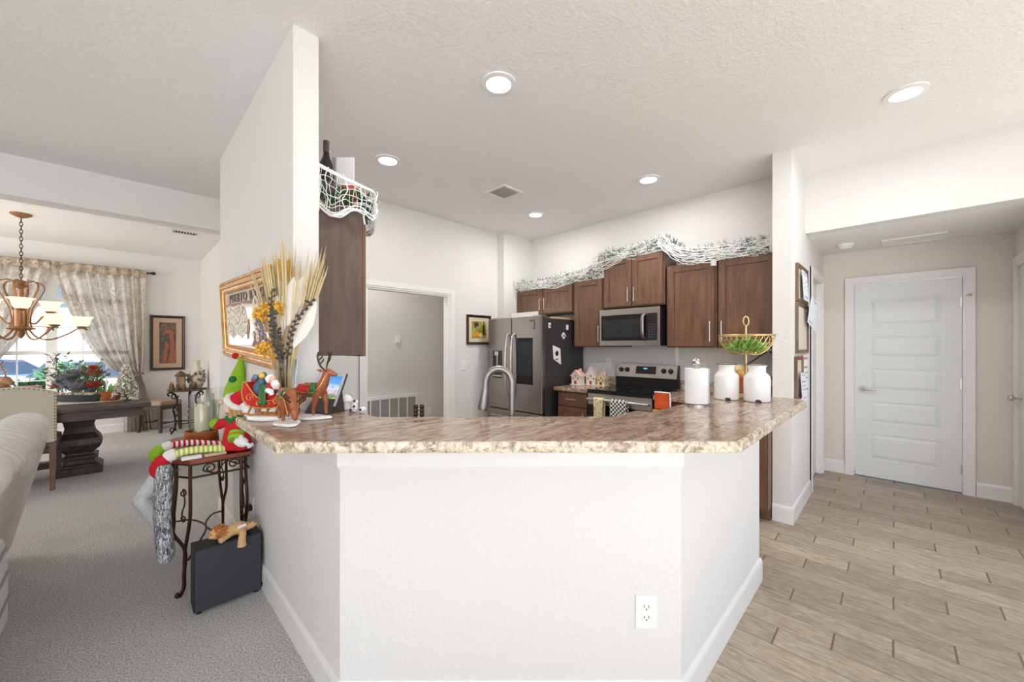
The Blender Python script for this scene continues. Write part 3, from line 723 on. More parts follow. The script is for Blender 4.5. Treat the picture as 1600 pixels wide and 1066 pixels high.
# red basket in the corner
t = thing('terracotta_basket', 'wide terracotta red basket in the corner behind the white canisters', 'basket', (3.82, .93, .914))
mb = MB().lathe([(.0, .003), (.120, .003), (.125, .02), (.135, .11), (.16, .16), (.178, .20), (.172, .205), (.150, .16), (.12, .03), (0, .02)], (3.83, .90, .914), 28)
mb.build('bowl', mat('terracotta_red', (176, 84, 56), .6, vary=.2, vscale=30, bump=.4, bscale=90), t)
for k in range(7):
    a = k*2*math.pi/7; rr = .07 if k else 0
    MB().ell((3.83+rr*math.cos(a), .90+rr*math.sin(a), 1.125+.02*(k % 3)), .05).build('dried_gourd', mat('dried_gourd_skin', [(196, 150, 80), (150, 96, 60), (220, 196, 150)][k % 3], .6, vary=.3, vscale=30), t)
mb = MB()
for k in range(16):
    q = k/10
    if k <= 10: p = (3.80, .905-.155*q, 1.215+.125*q)
    else: p = (3.80, .75-.0155*(k-10), 1.34-.0145*(k-10))
    mb.ell(p, .0095, seg=8, rings=6)
mb.cyl((3.80, .75, 1.34), (3.80, .75, 1.36), .003, seg=6)
tag(mb.build('bead_string', M['black']), 'black bead string hanging beside the gold basket rod', 'beads')
# ------------------------------------------------------------------ ceiling fixtures
def downlight(label, x, y):
    t = thing('recessed_light', label, 'ceiling light', (x, y, CZ-.012), 0, 'recessed ceiling lights')
    MB().lathe([(.072, 0), (.100, .004), (.102, .0118), (.070, .0118)], (x, y, CZ-.0125), 32).build('trim_ring', M['trim'], t)
    MB().lathe([(.0, .0045), (.071, .0045), (.071, .0085), (.0, .0085)], (x, y, CZ-.0125), 32).build('diffuser', M['lamp_disc'], t)
    lamp('recessed_light_beam', 'AREA', (x, y, CZ-.02), (0, 0, 0), 8.0, (1, .98, .95), shape='DISK', size=.14)
downlight('round recessed ceiling light nearest the camera, above the bar', 1.542, 1.634)
downlight('round recessed light over the tiled walkway at the right', 3.322, -.046)
downlight('round recessed light beside the netted cabinet on the left', 1.54, 2.952)
downlight('round recessed light before the microwave wall, right of the ceiling vent', 3.389, 1.60)
downlight('round recessed light in the far kitchen corner near the refrigerator', 3.378, 2.954)
lamp('assumed_passage_light', 'AREA', (2.2, 4.45, 2.85), (0, 0, 0), 8, (1, .97, .93), shape='DISK', size=.3)  # assumed ceiling lamp out of view, added to brighten the passage
def vent(label, x0, x1, y0, y1, z, axis, n, sw, back):
    t = thing('ceiling_vent', label, 'vent', ((x0+x1)/2, (y0+y1)/2, z-.01))
    w = .028
    MB().box(x0, x1, y0, y0+w, z-.011, z-.001).box(x0, x1, y1-w, y1, z-.011, z-.001).box(x0, x0+w, y0+w, y1-w, z-.011, z-.001).box(x1-w, x1, y0+w, y1-w, z-.011, z-.001).build('frame', M['trim'], t, smooth=0, bevel=.002)
    box(x0+.01, x1-.01, y0+.01, y1-.01, z-.0028, z-.0012).build('backing', mat('vent_duct', back, .8), t, smooth=0)
    for k in range(n):
        q = (k+.5)/n; mb = MB()
        if axis == 0:
            c = y0+w+(y1-y0-2*w)*q; mb.prism([(c-sw, z-.012), (c+sw*.6, z-.003), (c+sw*.8, z-.004), (c-sw*.8, z-.013)], x0+w, x1-w, 0)
        else:
            c = x0+w+(x1-x0-2*w)*q; mb.prism([(c-sw, z-.012), (c+sw*.6, z-.003), (c+sw*.8, z-.004), (c-sw*.8, z-.013)], y0+w, y1-w, 1)
        mb.build('slat', M['trim'], t, smooth=0)
vent('white louvred vent in the kitchen ceiling between the recessed lights', 2.53, 2.80, 2.61, 2.89, CZ, 0, 9, .012, (190, 188, 184))
vent('white louvred vent in the dining room ceiling behind the beam', .46, .76, 6.66, 6.86, CZ, 1, 8, .007, (60, 58, 56))
t = thing('smoke_detector', 'round white smoke detector on the hall ceiling', 'smoke detector', (5.03, .35, 2.34))
MB().lathe([(0, -.045), (.045, -.045), (.055, -.030), (.066, -.026), (.070, -.006), (.070, -.0005), (0, -.0005)], (5.03, .35, 2.38), 28).build('body', M['white_plastic'], t)
MB().lathe([(0, -.048), (.012, -.048), (.012, -.0445), (0, -.0445)], (5.03, .35, 2.38), 14).build('test_button', M['trim'], t)
t = thing('attic_hatch', 'white framed rectangular hatch in the hall ceiling', 'hatch', (5.22, -.12, 2.37))
MB().box(5.07, 5.37, -.33, -.29, 2.366, 2.379).box(5.07, 5.37, .05, .09, 2.366, 2.379).box(5.07, 5.11, -.29, .05, 2.366, 2.379).box(5.33, 5.37, -.29, .05, 2.366, 2.379).build('frame', M['trim'], t, smooth=0, bevel=.002)
box(5.11, 5.33, -.29, .05, 2.373, 2.379).build('panel', M['trim'], t, smooth=0)

# ------------------------------------------------------------------ walls: outlets, thermostat, grille, pictures
t = thing('wall_outlet', 'white outlet low on the front of the bar', 'outlet', (1.377, .663, .386), R(-45.4))
o_ = Vector((1.3772, .6600, .386)); ex2 = Vector((.7022, -.7120, 0)); no = Vector((-.7120, -.7022, 0))
def obox(mb, u0, u1, z0, z1, d0, d1):
    q = []
    for d in (d0, d1):
        for u, z in ((u0, z0), (u1, z0), (u1, z1), (u0, z1)): q.append(tuple(o_+ex2*u+no*d+Vector((0, 0, z))))
    mb.loft([q[:4], q[4:]]); return mb
obox(MB(), -.040, .040, -.062, .062, -.0005, .006).build('cover_plate', M['white_plastic'], t, smooth=0, bevel=.002)
for dz in (-.02, .02):
    r = obox(MB(), -.017, .017, dz-.014, dz+.014, .005, .0075).build('receptacle', M['white_plastic'], t, smooth=0, bevel=.002)
    m_ = obox(MB(), -.009, -.0065, dz-.002, dz+.008, .0072, .0082); obox(m_, .0065, .009, dz-.002, dz+.008, .0072, .0082); obox(m_, -.0025, .0025, dz-.010, dz-.005, .0072, .0082)
    m_.build('slot', M['grey_print'], r, smooth=0)
outlet_x('white double outlet on the partition left of the plush toys', .575, 3.44, 1.10)
t = outlet_x('white outlet low on the partition behind the iron table', .575, 2.82, .39)
MB().box(.535, .570, 2.80, 2.84, .365, .40).build('plug', M['black'], t, smooth=0, bevel=.005)
tag(MB().tube(bez([(.54, 2.82, .37), (.52, 2.80, .30), (.545, 2.74, .15), (.565, 2.66, .03), (.566, 2.56, .012), (.560, 2.52, .05)], 24), .005, 6).build('power_cord', M['black']), 'black power cord dropping from the outlet beside the black box', 'cord')
t = thing('light_switch', 'white light switch on the kitchen wall under the fruit picture', 'switch', (3.03, 3.84, 1.13))
box(2.985, 3.06, 3.834, 3.8395, 1.075, 1.195).build('cover_plate', M['white_plastic'], t, smooth=0, bevel=.002)
MB().box(3.012, 3.032, 3.826, 3.835, 1.12, 1.15).build('toggle', M['white_plastic'], t, smooth=0, bevel=.002)
t = thing('thermostat', 'small white thermostat on the passage wall seen through the kitchen opening', 'thermostat', (2.76, 5.0, 1.4))
box(2.71, 2.80, 4.985, 4.9995, 1.40, 1.52).build('back_plate', M['white_plastic'], t, smooth=0, bevel=.003)
box(2.725, 2.785, 4.965, 4.986, 1.42, 1.50).build('cover', M['white_plastic'], t, smooth=0, bevel=.005)
t = thing('wall_outlet', 'white outlet on the passage wall right of the return grille', 'outlet', (3.27, 5.0, .40))
box(3.235, 3.305, 4.993, 4.9995, .345, .46).build('cover_plate', M['white_plastic'], t, smooth=0, bevel=.002)
for dz in (-.02, .02): box(3.254, 3.286, 4.989, 4.994, .403+dz-.013, .403+dz+.013).build('receptacle', M['trim'], t, smooth=0)
t = thing('return_air_grille', 'large white return air grille low on the passage wall', 'vent', (2.6, 5.0, .12))
MB().box(2.03, 3.08, 4.985, 4.9995, .64, .69).box(2.03, 3.08, 4.985, 4.9995, .12, .16).box(2.03, 2.08, 4.985, 4.9995, .16, .64).box(3.04, 3.08, 4.985, 4.9995, .16, .64).build('frame', M['trim'], t, smooth=0, bevel=.003)
g = NG('fine_grey_louvres'); wv = g.n('TexWave', wave_type='BANDS', bands_direction='Z'); g.l(g.obj(), wv.inputs['Vector']); wv.inputs['Scale'].default_value = 14
g.bsdf(g.mix(wv.outputs['Fac'], lin((120, 118, 116)), lin((186, 184, 181))), .6, 0, g.bump(wv.outputs['Fac'], .6, .004)); M['louvre'] = g.m
box(2.075, 3.045, 4.993, 4.998, .155, .645).build('louvre_panel', M['louvre'], t, smooth=0)
for k in range(1, 7):
    xx = 2.08+.96*k/7; box(xx-.008, xx+.008, 4.986, 4.994, .16, .64).build('divider', M['trim'], t, smooth=0)

def framed_y(name, label, x0, x1, z0, z1, y, fw, depth, frame_m, mat_w, mat_m, art_m, cat='picture', group=None):
    """picture on a wall that runs along x, seen from the -y side"""
    t = thing(name, label, cat, ((x0+x1)/2, y, z0), 0, group)
    mb = MB(); prof = [(0, 0), (0, depth), (fw*.35, depth), (fw*.6, depth*.75), (fw, depth*.55), (fw, 0)]
    rings = []
    for (cx, cz, sx_, sz_) in ((x0, z0, 1, 1), (x1, z0, -1, 1), (x1, z1, -1, -1), (x0, z1, 1, -1)):
        rings.append([(cx+sx_*d, y-.001-q, cz+sz_*d) for d, q in prof])
    mb.loft(rings, loop=True); mb.build('frame', frame_m, t, smooth=0)
    box(x0+fw*.8, x1-fw*.8, y-depth*.45, y-.001, z0+fw*.8, z1-fw*.8).build('mount', mat_m, t, smooth=0)
    a = box(x0+fw+mat_w, x1-fw-mat_w, y-depth*.5, y-depth*.4, z0+fw+mat_w, z1-fw-mat_w).build('artwork', art_m, t, smooth=0)
    return t, a
# fruit picture in the kitchen
g = NG('green_still_life_ground'); v = g.obj()
g.bsdf(g.ramp(g.noise(v, 9, 4, .6), [(.3, lin((66, 60, 30))), (.5, lin((150, 142, 60))), (.7, lin((206, 196, 110)))]), .5)
t, a = framed_y('framed_picture', 'dark framed still life of fruit and bottle left of the refrigerator', 3.065, 3.47, 1.395, 1.775, 3.84, .032, .022, M['walnut'], .05, mat('cream_mount', (216, 200, 172), .8), g.m)
zz, yy = 1.50, 3.8265
def disc(mb, x, z, r, y=yy, n=14): return mb.lathe([(0, -.0015), (r, -.0015), (r, .0015), (0, .0015)], (x, y, z), n, 1)
mb = MB(); [disc(mb, 3.20+.022*(k % 3), 1.66-.02*(k//3)+.004*(k % 2), .014, yy+.0003*k) for k in range(7)]; mb.build('painted_grapes', mat('purple_grapes', (74, 44, 60), .5), a)
MB().prism([(3.325, 1.52), (3.36, 1.52), (3.36, 1.63), (3.348, 1.66), (3.348, 1.70), (3.337, 1.70), (3.337, 1.66), (3.325, 1.63)], yy-.0015, yy+.0005, 1).build('painted_bottle', mat('dark_green_bottle_paint', (44, 60, 32), .4), a, smooth=0)
mb = MB(); disc(mb, 3.24, 1.53, .032); disc(mb, 3.185, 1.515, .026, yy+.0006); mb.build('painted_fruit', mat('orange_fruit_paint', (226, 150, 50), .5), a)
mb = MB(); disc(mb, 3.29, 1.515, .028, yy+.0003); mb.build('painted_fruit', mat('yellow_fruit_paint', (226, 206, 92), .5), a)
mb = MB(); disc(mb, 3.37, 1.53, .018, yy-.0004); mb.build('painted_fruit', mat('red_fruit_paint', (160, 52, 40), .5), a)

# three frames and papers on the wall end by the hall
def frame_stub(label, x0, x1, z0, z1):
    t, a = framed_y('wall_frame', label, x0, x1, z0, z1, .566, .03, .022, M['rustic'], .001, M['paper'], mat('pale_linen_board', (214, 206, 192), .8, bump=.3, bscale=300), 'frame', 'rustic frames on the wall end')
    return t
frame_stub('rustic frame at the top of the wall end with certificates clipped to it', 3.79, 4.28, 1.735, 2.04)
frame_stub('empty rustic frame with linen board in the middle of the wall end', 3.78, 4.31, 1.315, 1.73)
frame_stub('lowest rustic frame on the wall end holding letters, just above the bar', 3.74, 4.03, .95, 1.29)
def sheet(name, label, pts, rgb=(226, 232, 240), band=(150, 176, 216), cat='paper'):
    t = thing(name, label, cat, (pts[0][0], .545, pts[0][2]))
    P = [Vector(p) for p in pts]; n_ = (P[1]-P[0]).cross(P[3]-P[0]).normalized()
    if n_.y > 0: n_ = -n_
    MB().loft([[p for p in P], [p+n_*.003 for p in P]]).build('sheet', mat('pale_blue_paper', rgb, .7), t, smooth=0)
    for k0, k1, c in ((.06, .12, band), (.30, .34, (150, 150, 158)), (.45, .48, (150, 150, 158)), (.58, .61, (150, 150, 158)), (.86, .92, band)):
        q = [P[0].lerp(P[3], k0).lerp(P[1].lerp(P[2], k0), .12), P[0].lerp(P[3], k0).lerp(P[1].lerp(P[2], k0), .88), P[0].lerp(P[3], k1).lerp(P[1].lerp(P[2], k1), .88), P[0].lerp(P[3], k1).lerp(P[1].lerp(P[2], k1), .12)]
        MB().loft([[p+n_*.003 for p in q], [p+n_*.0038 for p in q]]).build('printed_line', mat('faint_print', c, .8), t, smooth=0)
sheet('certificate', 'blue bordered certificate hanging in the top rustic frame', [(3.90, .538, 2.0), (4.12, .535, 1.985), (4.10, .520, 1.745), (3.92, .528, 1.76)], cat='certificate')
sheet('certificate', 'tilted blue bordered certificate hanging off the right of the top frame', [(4.10, .500, 1.80), (4.36, .492, 1.76), (4.36, .506, 1.50), (4.10, .528, 1.58)], cat='certificate')
sheet('letter', 'folded white letter sticking out of the lowest rustic frame', [(3.82, .536, 1.165), (4.02, .532, 1.15), (4.02, .520, .93), (3.82, .524, .93)], (224, 226, 240), (190, 196, 224), cat='paper')
sheet('wall_calendar', 'white calendar page with printed rows beside the lowest rustic frame', [(4.07, .556, 1.30), (4.33, .556, 1.30), (4.33, .552, .96), (4.07, .552, .96)], (236, 234, 230), (196, 150, 140), cat='calendar')
mb = MB(); 
t = thing('key_hook_pins', 'row of small red pins on the lowest rustic frame', 'pins', (3.8, .54, 1.285))
for k in range(4): MB().ell((3.78+.06*k, .541, 1.283), .008, seg=8, rings=6).build('pin', mat('red_pin', (170, 50, 60), .4), t)

# ------------------------------------------------------------------ things on the right half of the bar
def canister(label, x, y, w=.90):
    t = thing('canister', label, 'canister', (x, y, CT), 0, 'white enamel canisters on the bar')
    MB().lathe([(0, .0005), (.066, .0005), (.071, .004), (.0725, .012), (.0725, .128), (.070, .140), (.060, .152), (.050, .160), (.0475, .168), (.0475, .190), (.055, .200), (.0565, .203), (.053, .204), (.044, .190), (.044, .17), (.060, .14), (.068, .12), (.068, .010), (0, .008)], (x, y, CT), 36, sx=w, sy=w).build('body', M['ceramic_white'], t)
    MB().tube([(x+.0565*w*math.cos(a), y+.0565*w*math.sin(a), CT+.2035) for a in [2*math.pi*k/32 for k in range(32)]], .0022, 6, loop=True).build('rim', M['dark_grey_metal'], t)
    a0 = math.atan2(-y, -x)+.1
    MB().ell((x+.0722*w*math.cos(a0), y+.0722*w*math.sin(a0), CT+.009), (.004, .014, .008), Matrix.Rotation(a0, 3, 'Z')).ell((x+.0722*w*math.cos(a0+.13), y+.0722*w*math.sin(a0+.13), CT+.006), (.003, .008, .005), Matrix.Rotation(a0, 3, 'Z')).build('chipped_spot', M['dark_grey_metal'], t)
canister('white enamel canister nearer the right end of the bar', 2.496, .547)
canister('white enamel canister between the paper towels and the other canister', 2.477, .696)
t = thing('paper_towel_holder', 'white paper towel roll on a holder with a round steel knob', 'paper towels', (2.112, .736, CT))
px_, py_ = 2.112, .736
MB().lathe([(0, .0005), (.060, .0005), (.060, .008), (0, .010)], (px_, py_, CT), 28).build('base', M['nickel'], t)
MB().lathe([(.019, .012), (.0555, .012), (.0555, .192), (.019, .192)], (px_, py_, CT), 40).loft([[(px_+.0555*math.cos(a)+d*math.cos(a), py_+.0555*math.sin(a)+d*math.sin(a), CT+z) for z in (.012, .192)] for d, a in ((.0, R(-60)), (.002, R(-62)), (.006, R(-70)), (.006, R(-71)), (.001, R(-60)))], cap=False, closed=False).build('paper_roll', mat('white_tissue_paper', (243, 243, 243), .9, vary=.01, bump=.15, bscale=160), t)
MB().cyl((px_, py_, CT+.01), (px_, py_, CT+.20), .008, seg=10).lathe([(.016, .193), (.012, .20), (.010, .206)], (px_, py_, CT), 16).ell((px_, py_, CT+.224), .021, seg=20, rings=12).build('rod', M['nickel'], t)
# gold basket on a stand
bx, by = 2.639, .635
t = thing('fruit_basket_stand', 'gold wire fruit basket on a tall stand with ring handle', 'basket', (bx, by, CT))
zb, zr, rr0, rr1 = CT+.262, CT+.372, .075, .146
MB().cyl((bx, by, CT+.012), (bx, by, CT+.43), .0065, seg=10).tube([(bx+.0165*math.cos(a)*.7071, by-.0165*math.cos(a)*.7071, CT+.458+.028*math.sin(a)) for a in [2*math.pi*k/24 for k in range(24)]], .0045, 8, loop=True).build('stand', M['gold'], t)
MB().tube([(bx+.085*math.cos(a), by+.085*math.sin(a), CT+.006) for a in [2*math.pi*k/32 for k in range(32)]], .005, 8, loop=True).tube([(bx-.085, by, CT+.006), (bx, by, CT+.012), (bx+.085, by, CT+.006)], .004, 8).build('base', M['gold'], t)
def circ(r, z, n=40): return [(bx+r*math.cos(2*math.pi*k/n), by+r*math.sin(2*math.pi*k/n), z) for k in range(n)]
MB().tube(circ(rr1, zr), .0045, 8, loop=True).build('rim', M['gold'], t)
MB().tube(circ(rr0, zb), .004, 8, loop=True).tube([(bx-rr0, by, zb), (bx+rr0, by, zb)], .0035, 6).tube([(bx, by-rr0, zb), (bx, by+rr0, zb)], .0035, 6).build('bottom_ring', M['gold'], t)
for k in range(28):
    a = 2*math.pi*k/28
    pts = []
    for s in range(7):
        q = s/6; aa = a+.42*q; r_ = rr0+(rr1-rr0)*math.sin(q*math.pi/2)**.9; pts.append((bx+r_*math.cos(aa), by+r_*math.sin(aa), zb+(zr-zb)*q**1.15))
    MB().tube(pts, .0019, 6).build('wire', M['gold'], t)
t = thing('artificial_greenery', 'bright green artificial leaves lying in the gold wire basket', 'greenery', (bx, by, zb+.01))
rnd = random.Random(3); mb = MB()
for k in range(190):
    a = rnd.uniform(0, 6.28); r_ = rnd.uniform(.012, .085); p = Vector((bx+r_*math.cos(a), by+r_*math.sin(a), zb+.014+rnd.uniform(0, .062)*(1.15-r_*6)))
    mb.leaf(p, (math.cos(a+rnd.uniform(-.9, .9)), math.sin(a+rnd.uniform(-.9, .9)), rnd.uniform(-.1, .9)), (rnd.gauss(0, 1), rnd.gauss(0, 1), 1), rnd.uniform(.03, .055), .018)
mb.build('leaves', mat('bright_green_leaf', (124, 178, 78), .5, vary=.4, vscale=40), t, smooth=0)
# ------------------------------------------------------------------ garlands under white netting, bottle and boxes on the cabinets
g = NG('dark_green_needles'); v = g.obj()
g.bsdf(g.ramp(g.noise(v, 40, 3), [(.3, lin((64, 78, 66))), (.55, lin((112, 124, 110))), (.75, lin((176, 186, 174)))]), .7); M['needles'] = g.m
M['net'] = mat('white_netting', (238, 238, 238), .85, vary=.04)
def foliage(mb, path, r, n, L, seed, squash=.8):
    rnd = random.Random(seed); P = bez(path, 60)
    for k in range(n):
        i = rnd.random()*(len(P)-1.001); a = int(i); c = P[a].lerp(P[a+1], i-a)
        th = rnd.uniform(0, 6.28); tang = (P[a+1]-P[a]).normalized()
        u = tang.orthogonal().normalized(); w = tang.cross(u)
        d = u*math.cos(th)+w*math.sin(th)*squash; rr = r*math.sqrt(rnd.random())
        p = c+d*rr
        mb.leaf(p, d*1.0+tang*rnd.uniform(-.9, .9)+Vector((0, 0, .2)), tang, L*rnd.uniform(.7, 1.3), L*.28)
    return mb
def strand(mb, pts, r, seed, wob=.006, n=None):
    rnd = random.Random(seed); P = bez(pts, n or 8*len(pts)); o = Vector((seed*3.1, seed*1.7, 0))
    Q = [p+Vector((mnoise.noise(p*14+o), mnoise.noise(p*14+o+Vector((9, 0, 0))), mnoise.noise(p*14+o+Vector((0, 9, 0)))))*wob for p in P]
    mb.tube(Q, r, 5); return mb
gp = [(3.88, 3.70, 2.195), (3.88, 3.3, 2.165), (3.88, 3.0, 2.20), (3.88, 2.75, 2.20), (3.88, 2.5, 2.23), (3.88, 2.40, 2.33), (3.89, 2.28, 2.39), (3.89, 2.0, 2.385), (3.89, 1.68, 2.42), (3.88, 1.56, 2.32), (3.88, 1.40, 2.235), (3.88, 1.15, 2.25), (3.88, .95, 2.235), (3.88, .76, 2.245)]
t = thing('netted_garland', 'long frosted garland under white netting along the top of the back wall cabinets', 'garland', (3.88, 2.2, 2.13), 0, 'netted garlands on the cabinets')
foliage(MB(), gp, .066, 2300, .05, 5).build('foliage', M['needles'], t, smooth=0)
nm = MB(); rnd = random.Random(11)
for k in range(19):
    q = k/18; a = -2.3+3.9*q   # angle round the garland, from the front underside over the top to the back
    rr = .072
    pts = []
    for i, p in enumerate(gp):
        sag = (.030*math.sin(i*2.3+k*.05)+.02*math.sin(i*.9))*(1 if q < .45 else .3)
        dx = -rr*math.cos((a+.9)*.9)*(1.0); dz = rr*math.sin(a+.9)*.85+sag*(1-q)
        jit = (rnd.uniform(-.014, .014), 0, rnd.uniform(-.030, .030))
        pts.append((min(p[0]+dx*.75-.02*(1-q)+jit[0], 4.12), p[1], p[2]+dz+jit[2]))
    strand(nm, pts, rnd.choice([.0016, .0020, .0032]), k+1, .022, 100)
swags = [(3.72, 3.2, .07), (3.25, 2.38, .12), (2.45, 2.0, .075), (1.68, 1.12, .15), (1.60, .95, .12), (1.2, .73, .07)]
for y0, y1, s_ in swags:
    for k in range(7):
        def top(y):
            for i in range(len(gp)-1):
                if gp[i][1] >= y >= gp[i+1][1]:
                    f_ = (gp[i][1]-y)/(gp[i][1]-gp[i+1][1]); return gp[i][2]*(1-f_)+gp[i+1][2]*f_
            return gp[-1][2]
        pts = []
        for i in range(9):
            q = i/8; y = y0+(y1-y0)*q; zt = (top(y0)+.035)*(1-q)+(top(y1)+.035)*q
            pts.append((3.785-.02*math.sin(math.pi*q)-.002*k, y, zt-s_*(.45+.12*k)*4*q*(1-q)*.9-.010*k))
        strand(nm, pts, .0026, 60+k, .01, 40)
for k in range(9):   # loose end hanging on the side wall
    strand(nm, [(3.80+.012*k, 3.70, 2.17), (3.79+.014*k, 3.700, 2.08), (3.80+.012*k, 3.703, 1.98-.012*k), (3.80+.010*k, 3.704, 1.9+.03*(k % 3))], .0022, 90+k, .012)
nm.tube([(3.815, 1.18, 2.16), (3.815, 1.18, 2.11)], .026, 8)
for k in range(60):
    y = rnd.uniform(.75, 3.65); i = 0
    zt = [g_[2] for g_ in gp if abs(g_[1]-y) == min(abs(h_[1]-y) for h_ in gp)][0]
    strand(nm, [(3.90, y, zt+.065), (3.835, y+rnd.uniform(-.04, .04), zt+.035), (3.812, y+rnd.uniform(-.06, .06), zt-.03)], .0018, 200+k, .01)
nm.build('netting', M['net'], t, smooth=60)

t = thing('netted_garland', 'short green garland under white netting on the partition cabinet', 'garland', (.95, 2.3, 2.17), 0, 'netted garlands on the cabinets')
lp = [(.74, 2.27, 2.225), (.90, 2.26, 2.225), (1.0, 2.28, 2.22), (1.06, 2.40, 2.21), (1.05, 2.6, 2.21), (1.05, 2.85, 2.2)]
foliage(MB(), lp, .062, 520, .05, 8).build('foliage', mat('fresh_green_needles', (58, 108, 62), .6, vary=.4, vscale=30), t, smooth=0)
nm = MB()
def sheet_pt(u, w):   # u along the near edge then round the corner, w from the top down
    if u < .7:
        q = u/.7; x = .692+.36*q; y = 2.165+.012*math.sin(q*5); zt = 2.355-.085*q; zb = 2.10+.030*math.cos(q*9.0)+.02*q
    else:
        q = (u-.7)/.3; a = q*1.2; x = 1.052+.075*math.sin(a*1.3); y = 2.165+.30*q; zt = 2.27-.015*q; zb = 2.13-.05*math.sin(q*2.6)
    if u < .05: zb -= .0
    return (x, y-.012*math.sin(w*3.1), zt+(zb-zt)*w)
rnd = random.Random(4)
for k in range(4): strand(nm, [sheet_pt(i/12, .0+.018*k) for i in range(13)], .0045, 300+k, .006, 50)
for k in range(5): strand(nm, [sheet_pt(i/14, 1-.03*k) for i in range(15)], .0042, 320+k, .014, 60)
for k, w_ in enumerate((.22, .38, .52, .66, .8)): strand(nm, [sheet_pt(i/14, w_+.07*math.sin(i*1.7+k)) for i in range(15)], .0020, 340+k, .020, 60)
for k in range(24):
    u = k/23; strand(nm, [sheet_pt(u, 0), sheet_pt(min(1, u+.015*math.sin(k)), .35), sheet_pt(u, .7), sheet_pt(min(1, u+.01), 1)], .0013 if k % 4 else .0030, 360+k, .022, 20)
for k in range(10): strand(nm, [sheet_pt(.02+.008*k, 0), sheet_pt(.045+.006*k, .4), sheet_pt(.06+.005*k, .8), sheet_pt(.085, 1.05+.02*(k % 3))], .003, 400+k, .01, 24)
for k in range(26): strand(nm, [sheet_pt(.72+.011*k, .02*(k % 5)), sheet_pt(.74+.010*k, .4), sheet_pt(.70+.012*k, .75), sheet_pt(.74+.010*k, 1)], .0022, 430+k, .022, 24)
strand(nm, [(.99, 2.19, 2.14), (1.0, 2.19, 2.08)], .006, 470, .003, 6)
nm.build('netting', M['net'], t, smooth=60)
t = thing('wine_bottle', 'dark brown glass bottle standing on the partition cabinet against the ceiling', 'bottle', (.86, 2.40, 2.17))
MB().lathe([(0, .001), (.043, .001), (.045, .006), (.045, .24), (.040, .28), (.022, .32), (.0165, .345), (.0165, .42), (0, .42)], (.86, 2.40, 2.17), 24).build('bottle_body', mat('dark_brown_glass', (44, 34, 30), .12), t)
MB().lathe([(0, .4205), (.0180, .4205), (.0180, .355), (.0172, .355)], (.86, 2.40, 2.17), 20).lathe([(.0183, .372), (.0188, .372), (.0188, .378), (.0183, .378)], (.86, 2.40, 2.17), 20).build('capsule', mat('brown_foil', (80, 62, 56), .4, .3), t)
MB().lathe([(.0455, .05), (.0458, .05), (.0458, .17), (.0455, .17)], (.86, 2.40, 2.17), 24).build('bottle_label', mat('dark_label', (90, 70, 66), .7), t)
tag(MB().prism([(.962, 2.512), (1.038, 2.434), (1.048, 2.444), (.972, 2.522)], 2.171, 2.57).build('white_card', M['paper'], smooth=0), 'upright white card behind the netting on the partition cabinet', 'card')
tag(MB().prism([(.935, 2.522), (.953, 2.504), (.958, 2.510), (.942, 2.528)], 2.171, 2.565).build('grey_box', mat('grey_carton', (150, 146, 146), .7), smooth=0, bevel=.002), 'narrow grey carton between the bottle and the white card', 'box')
tag(MB().prism([(.915, 2.345), (.985, 2.275), (1.005, 2.295), (.935, 2.365)], 2.171, 2.335).build('orange_box', mat('orange_carton', (222, 110, 66), .6), smooth=0, bevel=.002), 'orange carton showing through the white netting', 'box')

